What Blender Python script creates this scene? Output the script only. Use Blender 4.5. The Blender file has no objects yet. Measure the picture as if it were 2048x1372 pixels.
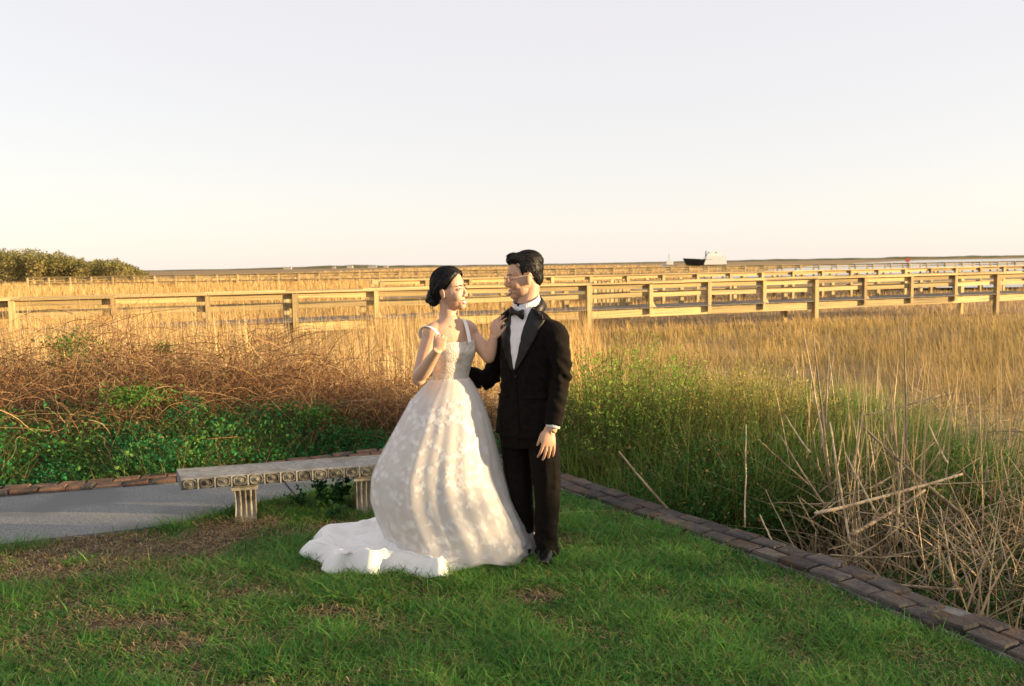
import bpy, math, random
import numpy as np
from mathutils import Vector, Matrix, Quaternion
from mathutils.bvhtree import BVHTree

rng = np.random.default_rng(11)
random.seed(11)
scene = bpy.context.scene
COL = scene.collection

# ------------------------------------------------------------------ camera
CAM_H = 1.70
FPX = 1750.0                       # focal length in photo pixels (2048 wide)
PITCH = math.atan(157 / FPX)
ROLL = math.radians(0.93)
_F = Vector((0, math.cos(PITCH), -math.sin(PITCH)))
_R0 = Vector((1, 0, 0)); _U0 = Vector((0, math.sin(PITCH), math.cos(PITCH)))
_R = _R0 * math.cos(ROLL) - _U0 * math.sin(ROLL)
_U = _R0 * math.sin(ROLL) + _U0 * math.cos(ROLL)
cam_data = bpy.data.cameras.new('camera')
cam = bpy.data.objects.new('camera', cam_data)
COL.objects.link(cam)
cam.matrix_world = Matrix(((_R.x, _U.x, -_F.x, 0), (_R.y, _U.y, -_F.y, 0), (_R.z, _U.z, -_F.z, CAM_H), (0, 0, 0, 1)))
cam_data.sensor_width = 36.0
cam_data.lens = FPX / 2048 * 36
cam_data.clip_start = 0.05
cam_data.clip_end = 20000
cam_data.dof.use_dof = True
cam_data.dof.focus_distance = 4.9
cam_data.dof.aperture_fstop = 5.0
scene.camera = cam

# ------------------------------------------------------------------ light
SUN_AZ = math.radians(99)         # clockwise from +Y: right of and behind the camera
SUN_EL = math.radians(7.5)
world = bpy.data.worlds.new('World'); scene.world = world
world.use_nodes = True
wn = world.node_tree.nodes; wl = world.node_tree.links
sky = wn.new('ShaderNodeTexSky'); sky.sky_type = 'NISHITA'; sky.sun_disc = False
sky.sun_elevation = SUN_EL; sky.sun_rotation = SUN_AZ
sky.air_density = 1.0; sky.dust_density = 0.4; sky.ozone_density = 1.0
veil = wn.new('ShaderNodeMix'); veil.data_type = 'RGBA'      # thin even high cloud over the clear sky
veil.inputs[0].default_value = .91
wl.new(sky.outputs['Color'], veil.inputs[6]); veil.inputs[7].default_value = (1.21, 1.13, 1.14, 1)
wl.new(veil.outputs[2], wn['Background'].inputs['Color'])
wn['Background'].inputs['Strength'].default_value = 0.15
sd = bpy.data.lights.new('sun', 'SUN'); sd.energy = 2.9; sd.angle = math.radians(0.6); sd.color = (1.0, 0.72, 0.37)
sun = bpy.data.objects.new('sun', sd); COL.objects.link(sun)
TO_SUN = Vector((math.sin(SUN_AZ) * math.cos(SUN_EL), math.cos(SUN_AZ) * math.cos(SUN_EL), math.sin(SUN_EL)))
sun.rotation_euler = TO_SUN.to_track_quat('Z', 'Y').to_euler()
sun.location = TO_SUN * 60
scene.view_settings.view_transform = 'Standard'; scene.view_settings.look = 'None'
scene.view_settings.gamma = 1.0; scene.view_settings.use_curve_mapping = False
scene.view_settings.exposure = 2.22

# ------------------------------------------------------------------ helpers
def ray(px, py):
    return _F + _R * ((px - 1024) / FPX) - _U * ((py - 686) / FPX)
def ground(px, py, z=0.0):         # where the sight line of a photo point meets height z
    d = ray(px, py); t = (z - CAM_H) / d.z
    return Vector((0, 0, CAM_H)) + d * t
def at(px, py, Y):                 # point of a photo point at distance Y
    d = ray(px, py)
    return Vector((0, 0, CAM_H)) + d * (Y / d.y)

_ng = {}
def vnoise(x, y, scale, seed=0):
    if seed not in _ng: _ng[seed] = np.random.default_rng(1000 + seed).random((64, 64))
    g = _ng[seed]
    u = np.asarray(x) / scale + 1000.3; v = np.asarray(y) / scale + 1000.7
    i = np.floor(u).astype(int); j = np.floor(v).astype(int); fu = u - i; fv = v - j
    fu = fu * fu * (3 - 2 * fu); fv = fv * fv * (3 - 2 * fv)
    i0 = i % 64; i1 = (i + 1) % 64; j0 = j % 64; j1 = (j + 1) % 64
    return (g[i0, j0] * (1 - fu) + g[i1, j0] * fu) * (1 - fv) + (g[i0, j1] * (1 - fu) + g[i1, j1] * fu) * fv

def in_poly(x, y, poly):
    c = np.zeros(x.shape, bool); n = len(poly)
    for k in range(n):
        x1, y1 = poly[k][:2]; x2, y2 = poly[(k + 1) % n][:2]
        if y1 == y2: continue
        c ^= ((y1 > y) != (y2 > y)) & (x < (x2 - x1) * (y - y1) / (y2 - y1) + x1)
    return c

def catmull(pts, n):
    P = np.asarray(pts, float); K = len(P)
    Q = np.vstack([2 * P[0] - P[1], P, 2 * P[-1] - P[-2]])
    out = []
    for t in np.linspace(0, K - 1, n):
        i = min(int(t), K - 2); f = t - i
        a, b, c, d = Q[i], Q[i + 1], Q[i + 2], Q[i + 3]
        out.append(.5 * ((2 * b) + (-a + c) * f + (2 * a - 5 * b + 4 * c - d) * f * f + (-a + 3 * b - 3 * c + d) * f ** 3))
    return np.array(out)

def tag(o, label=None, cat=None, group=None, kind=None):
    if label: o['label'] = label
    if cat: o['category'] = cat
    if group: o['group'] = group
    if kind: o['kind'] = kind
    return o

def make_mesh(name, V, F, smooth=False, col=None):
    """V (n,3); F array (m,k) or list of polygons"""
    me = bpy.data.meshes.new(name)
    V = np.asarray(V, np.float32)
    if isinstance(F, np.ndarray):
        m, k = F.shape
        me.vertices.add(len(V)); me.vertices.foreach_set('co', V.ravel())
        me.loops.add(m * k); me.loops.foreach_set('vertex_index', F.astype(np.int32).ravel())
        me.polygons.add(m)
        me.polygons.foreach_set('loop_start', (np.arange(m) * k).astype(np.int32))
        me.update(calc_edges=True)
    else:
        me.from_pydata([tuple(v) for v in V], [], [tuple(int(i) for i in f) for f in F]); me.update()
    if smooth: me.polygons.foreach_set('use_smooth', np.ones(len(me.polygons), bool))
    if col is not None:
        a = me.color_attributes.new('Col', 'FLOAT_COLOR', 'POINT')
        c = np.ones((len(V), 4), np.float32); c[:, :3] = col
        a.data.foreach_set('color', c.ravel())
    return me

def link(name, me, mat=None, parent=None):
    o = bpy.data.objects.new(name, me); COL.objects.link(o)
    if me is not None and mat is not None and not me.materials: me.materials.append(mat)
    if parent is not None: o.parent = parent
    return o
def obj(name, V, F, mat, parent=None, smooth=False, col=None):
    return link(name, make_mesh(name, V, F, smooth, col), mat, parent)
def empty(name, loc=(0, 0, 0)):
    o = bpy.data.objects.new(name, None); COL.objects.link(o); o.location = loc
    o.empty_display_size = 0.1
    return o
def place(o, parent):              # parent keeping world coordinates (parent unrotated, unscaled)
    o.parent = parent; o.matrix_parent_inverse = Matrix.Translation(parent.location).inverted()
    return o

class MB:
    def __init__(s): s.v = []; s.f = []
    def add(s, V, F):
        b = len(s.v); s.v += [tuple(p) for p in V]; s.f += [tuple(int(i) + b for i in f) for f in F]; return s
    def box(s, a, b):
        (x0, y0, z0), (x1, y1, z1) = a, b
        return s.add([(x0,y0,z0),(x1,y0,z0),(x1,y1,z0),(x0,y1,z0),(x0,y0,z1),(x1,y0,z1),(x1,y1,z1),(x0,y1,z1)],
                     [(0,3,2,1),(4,5,6,7),(0,1,5,4),(1,2,6,5),(2,3,7,6),(3,0,4,7)])
    def build(s, name, mat, parent=None, smooth=False):
        return obj(name, np.array(s.v), s.f, mat, parent, smooth)

# many grass blades in one mesh
def blades(base, h, w, yaw, lean, bend, col, segs=2, tipcol=None):
    N = len(base); base = np.asarray(base); ts = np.linspace(0, 1, segs + 1)
    side = np.stack([np.cos(yaw), np.sin(yaw), np.zeros(N)], 1)
    VV = []; CC = []
    for k, t in enumerate(ts):
        p = base.copy(); d = lean * (h * (t * .4 + bend * t * t))[:, None]
        p[:, 0] += d[:, 0]; p[:, 1] += d[:, 1]; p[:, 2] += h * t * (1 - .35 * np.clip(bend, 0, 1) * t)
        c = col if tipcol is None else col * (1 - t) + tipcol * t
        if k < segs:
            ww = (w * (1 - t * .55) * .5)[:, None]
            VV += [p - side * ww, p + side * ww]; CC += [c, c]
        else: VV.append(p); CC.append(c)
    M = 2 * segs + 1
    V = np.stack(VV, 1).reshape(-1, 3); C = np.stack(CC, 1).reshape(-1, 3)
    tri = []
    for k in range(segs - 1): tri += [(2*k, 2*k+1, 2*k+3), (2*k, 2*k+3, 2*k+2)]
    tri.append((2*segs-2, 2*segs-1, 2*segs))
    F = (np.arange(N) * M)[:, None, None] + np.array(tri)[None]
    return V, F.reshape(-1, 3), C
# many thin tubes: paths (N,K,3) radii (N,K)
def tubes(paths, radii, sides=3):
    N, K, _ = paths.shape
    T = np.gradient(paths, axis=1); T /= np.linalg.norm(T, axis=2, keepdims=True) + 1e-9
    ref = np.where(np.abs(T[..., 2:3]) > .9, np.array([1., 0, 0]), np.array([0, 0, 1.]))
    A = np.cross(T, ref); A /= np.linalg.norm(A, axis=2, keepdims=True) + 1e-9
    B = np.cross(T, A)
    ang = np.arange(sides) * 2 * np.pi / sides
    V = paths[:, :, None] + radii[:, :, None, None] * (A[:, :, None] * np.cos(ang)[:, None] + B[:, :, None] * np.sin(ang)[:, None])
    idx = np.arange(N * K * sides).reshape(N, K, sides); nx = np.roll(idx, -1, axis=2)
    F = np.stack([idx[:, :-1], nx[:, :-1], nx[:, 1:], idx[:, 1:]], -1).reshape(-1, 4)
    return V.reshape(-1, 3), F
# many leaves: diamond of two triangles folded on the midrib
def leaves(pos, size, rs, aspect=.55, up=.4):
    N = len(pos)
    d = rs.normal(size=(N, 3)); d[:, 2] += up; d /= np.linalg.norm(d, axis=1, keepdims=True)
    e = np.cross(d, rs.normal(size=(N, 3))); e /= np.linalg.norm(e, axis=1, keepdims=True) + 1e-9
    n = np.cross(d, e); s = size[:, None]
    V = np.stack([pos, pos + d*s*.5 + e*s*aspect*.5 + n*s*.08, pos + d*s, pos + d*s*.5 - e*s*aspect*.5 + n*s*.08], 1).reshape(-1, 3)
    b = np.arange(N)[:, None] * 4
    F = np.concatenate([b + np.array([[0, 1, 2]]), b + np.array([[0, 2, 3]])])
    return V, F
def merge(parts):
    V = []; F = []; C = []; b = 0
    for p in parts:
        V.append(p[0]); F.append(p[1] + b); b += len(p[0])
        if len(p) > 2: C.append(p[2])
    return np.vstack(V), np.vstack(F), (np.vstack(C) if C else None)

# ------------------------------------------------------------------ materials
def mat_new(name):
    m = bpy.data.materials.new(name); m.use_nodes = True
    nt = m.node_tree; b = nt.nodes['Principled BSDF']
    return m, nt, b
def noise_mat(name, c1, c2, scale=8, rough=.85, bump=.2, bscale=None, detail=6, c3=None, scale3=2., obj_coords=True, spec=.3, stretch=None, varobj=0):
    m, nt, b = mat_new(name); N = nt.nodes; L = nt.links
    tc = N.new('ShaderNodeTexCoord'); src = tc.outputs['Object'] if obj_coords else tc.outputs['Generated']
    if stretch:
        mp = N.new('ShaderNodeMapping'); mp.inputs['Scale'].default_value = stretch; L.new(src, mp.inputs[0]); src = mp.outputs[0]
    if varobj:                                                  # shift the pattern from piece to piece
        oi0 = N.new('ShaderNodeObjectInfo'); mm = N.new('ShaderNodeMath'); mm.operation = 'MULTIPLY'; mm.inputs[1].default_value = 37.0; L.new(oi0.outputs['Random'], mm.inputs[0])
        va = N.new('ShaderNodeVectorMath'); L.new(src, va.inputs[0]); L.new(mm.outputs[0], va.inputs[1]); src = va.outputs[0]
    n = N.new('ShaderNodeTexNoise'); n.inputs['Scale'].default_value = scale; n.inputs['Detail'].default_value = detail; L.new(src, n.inputs['Vector'])
    r = N.new('ShaderNodeValToRGB'); r.color_ramp.elements[0].position = .32; r.color_ramp.elements[1].position = .68
    r.color_ramp.elements[0].color = (*c1, 1); r.color_ramp.elements[1].color = (*c2, 1); L.new(n.outputs['Fac'], r.inputs[0])
    out = r.outputs[0]
    if c3:
        n3 = N.new('ShaderNodeTexNoise'); n3.inputs['Scale'].default_value = scale3; n3.inputs['Detail'].default_value = 5; L.new(src, n3.inputs['Vector'])
        r3 = N.new('ShaderNodeValToRGB'); r3.color_ramp.elements[0].position = .5; r3.color_ramp.elements[1].position = .62; L.new(n3.outputs['Fac'], r3.inputs[0])
        mx = N.new('ShaderNodeMix'); mx.data_type = 'RGBA'; L.new(r3.outputs[0], mx.inputs[0]); L.new(out, mx.inputs[6]); mx.inputs[7].default_value = (*c3, 1); out = mx.outputs[2]
    if varobj:
        oi = N.new('ShaderNodeObjectInfo'); mr = N.new('ShaderNodeMapRange'); mr.inputs[3].default_value = 1 - varobj; mr.inputs[4].default_value = 1 + varobj
        L.new(oi.outputs['Random'], mr.inputs[0]); hs = N.new('ShaderNodeHueSaturation'); L.new(mr.outputs[0], hs.inputs['Value']); L.new(out, hs.inputs['Color']); out = hs.outputs[0]
    L.new(out, b.inputs['Base Color'])
    b.inputs['Roughness'].default_value = rough; b.inputs['Specular IOR Level'].default_value = spec
    if bump:
        nb = N.new('ShaderNodeTexNoise'); nb.inputs['Scale'].default_value = bscale or scale * 3; nb.inputs['Detail'].default_value = 8; L.new(src, nb.inputs['Vector'])
        bp = N.new('ShaderNodeBump'); bp.inputs['Strength'].default_value = bump; bp.inputs['Distance'].default_value = .02; L.new(nb.outputs['Fac'], bp.inputs['Height']); L.new(bp.outputs[0], b.inputs['Normal'])
    return m
def leaf_mat(name, trans=.35, rough=.6, spec=.25):
    m, nt, b = mat_new(name); N = nt.nodes; L = nt.links
    a = N.new('ShaderNodeVertexColor'); a.layer_name = 'Col'
    L.new(a.outputs['Color'], b.inputs['Base Color']); b.inputs['Roughness'].default_value = rough; b.inputs['Specular IOR Level'].default_value = spec
    if trans:
        t = N.new('ShaderNodeBsdfTranslucent'); L.new(a.outputs['Color'], t.inputs['Color'])
        mx = N.new('ShaderNodeMixShader'); mx.inputs[0].default_value = trans
        L.new(b.outputs[0], mx.inputs[1]); L.new(t.outputs[0], mx.inputs[2]); L.new(mx.outputs[0], N['Material Output'].inputs['Surface'])
    return m
def plain(name, c, rough=.5, spec=.5, metal=0):
    m, nt, b = mat_new(name); b.inputs['Base Color'].default_value = (*c, 1); b.inputs['Roughness'].default_value = rough
    b.inputs['Specular IOR Level'].default_value = spec; b.inputs['Metallic'].default_value = metal
    return m
M_leaf = leaf_mat('leaf_colour', .35); M_straw = leaf_mat('straw_colour', .2, .75, .15); M_twig = leaf_mat('twig_colour', 0, .85, .1)
M_soil = noise_mat('soil', (.04, .033, .02), (.12, .092, .055), 22, .95, .6, c3=(.045, .05, .022), scale3=6)
M_marsh = noise_mat('marsh_mud', (.20, .125, .055), (.30, .20, .09), .6, .95, .4, bscale=4)
M_concrete = noise_mat('path_concrete', (.13, .135, .13), (.30, .305, .295), 75, .95, .5, bscale=160, c3=(.17, .175, .17), scale3=1.3)
M_brick = noise_mat('weathered_brick', (.11, .065, .045), (.22, .125, .08), 11, .95, .5, bscale=60, c3=(.06, .056, .052), scale3=7, varobj=.3)
M_brickd = noise_mat('blackened_brick', (.045, .042, .042), (.10, .085, .075), 9, .95, .6, bscale=50, c3=(.105, .07, .048), scale3=4, varobj=.35)
M_mortar = noise_mat('mortar', (.07, .07, .066), (.22, .215, .20), 9, .95, .4, c3=(.04, .045, .035), scale3=5)
M_wood = noise_mat('weathered_timber', (.40, .29, .13), (.58, .44, .22), 6, .85, .35, bscale=25, stretch=(.6, 6, 6), varobj=.32, c3=(.23, .19, .13), scale3=1.6)
M_deck = noise_mat('deck_timber', (.13, .12, .11), (.22, .20, .18), 6, .85, .3, varobj=.2)
M_stone = noise_mat('bench_stone', (.17, .17, .165), (.29, .29, .28), 40, .9, .3, bscale=120, c3=(.17, .165, .15), scale3=6)
M_carved = noise_mat('carved_stone', (.09, .085, .07), (.26, .24, .20), 26, .92, .4, bscale=120, c3=(.055, .05, .042), scale3=12)
M_leg = noise_mat('bench_leg_stone', (.24, .215, .165), (.42, .385, .31), 16, .92, .4, bscale=110, c3=(.14, .12, .09), scale3=9)
# ------------------------------------------------------------------ lie of the land
STRIP_W = .27
strip_mid_px = [(1960, 1268), (1875, 1240), (1675, 1155), (1490, 1092), (1300, 1030), (1125, 967)]
rp = [ground(*p) for p in strip_mid_px]
ext0 = rp[0] + (rp[0] - rp[2]).normalized() * 2.2
left_px = [(740, 914), (560, 936), (350, 961), (130, 979)]
lp = [ground(*p) for p in left_px]
ext1 = lp[-1] + (lp[-1] - lp[-2]).normalized() * 5
apex = [Vector((-.05, 7.35, 0)), Vector((-.62, 7.78, 0))]
ctrl = [ext0] + rp + apex + lp + [ext1]
S = catmull([(p.x, p.y) for p in ctrl], 400)
seg = np.linalg.norm(np.diff(S, axis=0), axis=1); arc = np.concatenate([[0], np.cumsum(seg)])
def strip_at(s):
    x = np.interp(s, arc, S[:, 0]); y = np.interp(s, arc, S[:, 1])
    x2 = np.interp(s + .02, arc, S[:, 0]); y2 = np.interp(s + .02, arc, S[:, 1])
    t = Vector((x2 - x, y2 - y, 0)).normalized()
    return Vector((x, y, 0)), t, Vector((t.y, -t.x, 0))        # n points outwards (away from the lawn)
SL = arc[-1]
tan = np.gradient(S, axis=0); tan /= np.linalg.norm(tan, axis=1)[:, None]
nrm = np.stack([tan[:, 1], -tan[:, 0]], 1)
inner = S - nrm * STRIP_W * .5; outer = S + nrm * STRIP_W * .5
path_edge = [ground(*p) for p in ((0, 1092), (130, 1076), (330, 1052), (500, 1012), (620, 986), (745, 964))] + [Vector((-.75, 7.1, 0)), Vector((-.35, 7.42, 0))]
pe0 = path_edge[0] + (path_edge[0] - path_edge[2]) * 2.5
PE = catmull([(p.x, p.y) for p in [pe0] + path_edge], 80)
def lawn_h(x, y):
    d = np.exp(-(((x + 1.12) / .33) ** 2 + ((y - 5.86) / .35) ** 2)) * -.045
    return d + (vnoise(x, y, .7, 5) - .5) * .025 * np.clip((7.2 - np.abs(y)) / 3, 0, 1)
lawn_poly = [(20, -60), (-20, -60), tuple(inner[-1])] + [tuple(p) for p in inner[::-1]]
grass_poly = [(9, -20), (-9, -20), tuple(PE[0])] + [tuple(p) for p in PE] + [tuple(p) for p in inner[::-1] if p[0] > PE[-1][0]]
# lawn sheet: fine grid inside, coarse beyond
gx = np.concatenate([np.linspace(-20, -4.7, 8), np.arange(-4.5, 3.6, .12), np.linspace(3.8, 20, 8)])
gy = np.concatenate([np.linspace(-60, 2.2, 14), np.arange(2.4, 8.3, .12)])
X, Y = np.meshgrid(gx, gy, indexing='ij')
Z = lawn_h(X, Y)
keep = in_poly(X.ravel(), Y.ravel(), [(20.1, -60.1), (-20.1, -60.1), tuple(S[-1])] + [tuple(p) for p in S[::-1]] + [(20.1, -2)]).reshape(X.shape)
idx = np.arange(X.size).reshape(X.shape)
Fq = np.stack([idx[:-1, :-1], idx[1:, :-1], idx[1:, 1:], idx[:-1, 1:]], -1)
ok = keep[:-1, :-1] | keep[1:, :-1] | keep[1:, 1:] | keep[:-1, 1:]
allin = keep[:-1, :-1] & keep[1:, :-1] & keep[1:, 1:] & keep[:-1, 1:]
tag(obj('lawn', np.stack([X, Y, Z - .012], -1).reshape(-1, 3), Fq[allin], M_soil, smooth=True), kind='structure')
# path
n = 80
ss = np.linspace(0, 1, n)
i0 = int(np.argmin(np.abs(S[:, 0] - (-.35)) + (S[:, 1] < 7) * 9))
IN = inner[i0:][::-1]; INr = np.stack([np.interp(ss, np.linspace(0, 1, len(IN)), IN[:, k]) for k in (0, 1)], 1)
PV = []
for a, b in zip(PE, INr):
    b2 = b + (b - a) / (np.linalg.norm(b - a) + 1e-6) * .03
    PV += [(a[0], a[1], -.03), (a[0], a[1], .010), (b2[0], b2[1], .012)]
PF = []
for k in range(n - 1): PF += [(3*k, 3*k+1, 3*k+4, 3*k+3), (3*k+1, 3*k+2, 3*k+5, 3*k+4)]
path = tag(obj('path', PV, PF, M_concrete), kind='structure')
M_joint = plain('dark_joint', (.04, .04, .038), .95, .1)  # dark strip laid along the slab joint
ja = ground(560, 953, .014); jb = ground(598, 1000, .014); jd = (jb - ja).normalized(); jn = Vector((-jd.y, jd.x, 0)) * .006
jA = ja - jd * .55; jB = jb + jd * .12
o = MB().add([jA - jn, jB - jn, jB + jn, jA + jn], [(0, 1, 2, 3)]).build('joint', M_joint, path)
# brick edging: mortar bed + two courses of bricks
edge = empty('brick_edging', tuple(S[200]) + (0,))
tag(edge, 'low weathered brick edging curving round the lawn and path', 'edging')
bv = []; bf = []
BED = .022
for k in range(len(S)):
    for (off, z) in ((-.5, -.05), (-.5, BED - .006), (.5, BED), (.5, -1.1)):
        q = S[k] + nrm[k] * STRIP_W * off; bv.append((q[0], q[1], z))
for k in range(len(S) - 1):
    for j in range(3): bf.append((4*k+j, 4*k+j+1, 4*k+j+5, 4*k+j+4))
place(obj('mortar_bed', bv, bf, M_mortar), edge)
def brick_mesh(seed):
    rs = np.random.default_rng(seed); m = MB()
    l, d, h, c = .093, .0575, .05, .008
    pts = []
    for z, k in ((0, 0), (h - c, 0), (h, 1)):
        for sx, sy in ((-1, -1), (1, -1), (1, 1), (-1, 1)):
            pts.append((sx * (l - c * k) + rs.normal() * .0022, sy * (d - c * k) + rs.normal() * .0022, z + rs.normal() * .0018))
    m.add(pts, [(0,1,5,4),(1,2,6,5),(2,3,7,6),(3,0,4,7),(4,5,9,8),(5,6,10,9),(6,7,11,10),(7,4,8,11),(8,9,10,11)])
    return make_mesh('brick', np.array(m.v), m.f)
bm_l = [brick_mesh(k) for k in range(5)]; bm_d = [brick_mesh(10 + k) for k in range(5)]
for me in bm_l: me.materials.append(M_brick)
for me in bm_d: me.materials.append(M_brickd)
s_apex = arc[i0]
for row, off in ((0, -.066), (1, .066)):
    s = .3 + row * .1
    while s < SL - 2.2:
        p, t, nn = strip_at(s)
        right = s < s_apex
        if not (p.x < -4.6 or p.x > 2.6):
            o = link('brick', random.choice(bm_d if right else bm_l), None, edge)
            c = p + nn * (off + random.gauss(0, .004))
            o.matrix_world = Matrix.Identity(4)
            o.matrix_parent_inverse = Matrix.Translation(edge.location).inverted()
            o.location = (c.x, c.y, BED - .03 + random.gauss(0, .0045)); o.rotation_euler = (random.gauss(0, .02), random.gauss(0, .02), math.atan2(t.y, t.x) + random.gauss(0, .03) + random.choice((0, math.pi)))
        s += .200 + random.gauss(0, .004)
# marsh: one sheet to the horizon
r_ = np.concatenate([np.linspace(2.2, 40, 60), np.geomspace(44, 9000, 40)]); a_ = np.linspace(-math.pi / 2 - .5, math.pi / 2 + .5, 80)
def marsh_z(x, y):
    d = np.hypot(x, y)
    return -.42 - .55 * np.clip((d - 6) / 14, 0, 1) + (vnoise(x, y, 3.1, 8) - .5) * .16 * np.clip(60 / (d + 1), 0, 1)
RR, AA = np.meshgrid(r_, a_, indexing='ij'); MX = RR * np.sin(AA); MY = RR * np.cos(AA)
under = in_poly(MX.ravel(), MY.ravel(), [(30, -60), (-30, -60)] + [tuple(p) for p in outer[::-1]]).reshape(MX.shape)
MZ = marsh_z(MX, MY); MZ = np.where(under, MZ - .3, MZ)
idx = np.arange(MX.size).reshape(MX.shape)
tag(obj('marsh', np.stack([MX, MY, MZ], -1).reshape(-1, 3), np.stack([idx[:-1, :-1], idx[:-1, 1:], idx[1:, 1:], idx[1:, :-1]], -1).reshape(-1, 4), M_marsh, smooth=True), kind='structure')
# dark bank at the foot of the edging
M_bank = noise_mat('bank_soil', (.022, .024, .014), (.06, .05, .03), 4, .95, .5, c3=(.03, .05, .018), scale3=3)
kb = 7; BV = []; BF = []
for k in range(0, len(S), 4):
    for j in range(kb):
        q = S[k] + nrm[k] * (STRIP_W * .48 + j * .55); BV.append((q[0], q[1], (-.16 if j == 0 else float(marsh_z(q[0], q[1])) + .10 - .012 * j)))
nk = len(range(0, len(S), 4))
for k in range(nk - 1):
    for j in range(kb - 1): BF.append((k*kb+j, k*kb+j+1, (k+1)*kb+j+1, (k+1)*kb+j))
tag(obj('bank', BV, BF, M_bank, smooth=True), kind='structure')
# tidal river
M_water, nt, b = mat_new('river_water'); b.inputs['Base Color'].default_value = (.10, .13, .16, 1); b.inputs['Roughness'].default_value = .12
nz = nt.nodes.new('ShaderNodeTexNoise'); nz.inputs['Scale'].default_value = .9; nz.inputs['Detail'].default_value = 6
bp = nt.nodes.new('ShaderNodeBump'); bp.inputs['Strength'].default_value = .35; nt.links.new(nz.outputs['Fac'], bp.inputs['Height']); nt.links.new(bp.outputs[0], b.inputs['Normal'])
WZ = -.78
wp = [(28, 74), (60, 66), (160, 62), (520, 90), (1100, 300), (1300, 900), (420, 900), (150, 420), (52, 190), (16, 104)]
tag(obj('river', [(x, y, WZ) for x, y in wp], [tuple(range(len(wp)))], M_water), kind='structure')
RIVER = wp
# far shore with a dark tree line
M_far = noise_mat('far_shore_trees', (.09, .10, .06), (.17, .16, .10), .03, .95, 0)
fx = np.linspace(-3800, 4200, 500); fv = []; ff = []
fh = 3.2 + vnoise(fx, fx * 0, 60, 3) * 4 + vnoise(fx, fx * 0, 17, 4) * 2.5
fh *= .35 + .75 * np.exp(-((fx + 420) / 170) ** 2) + .35 * np.clip((fx - 300) / 400, 0, 1)
for k, x in enumerate(fx):
    fv += [(x, 2250, -1), (x, 2252, fh[k] * .8), (x, 2268, fh[k]), (x, 2320, fh[k] * .6), (x, 2330, -1)]
for k in range(len(fx) - 1):
    for j in range(4): ff.append((5*k+j, 5*k+j+5, 5*k+j+6, 5*k+j+1))
tag(obj('far_shore', fv, ff, M_far), kind='structure')

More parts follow.
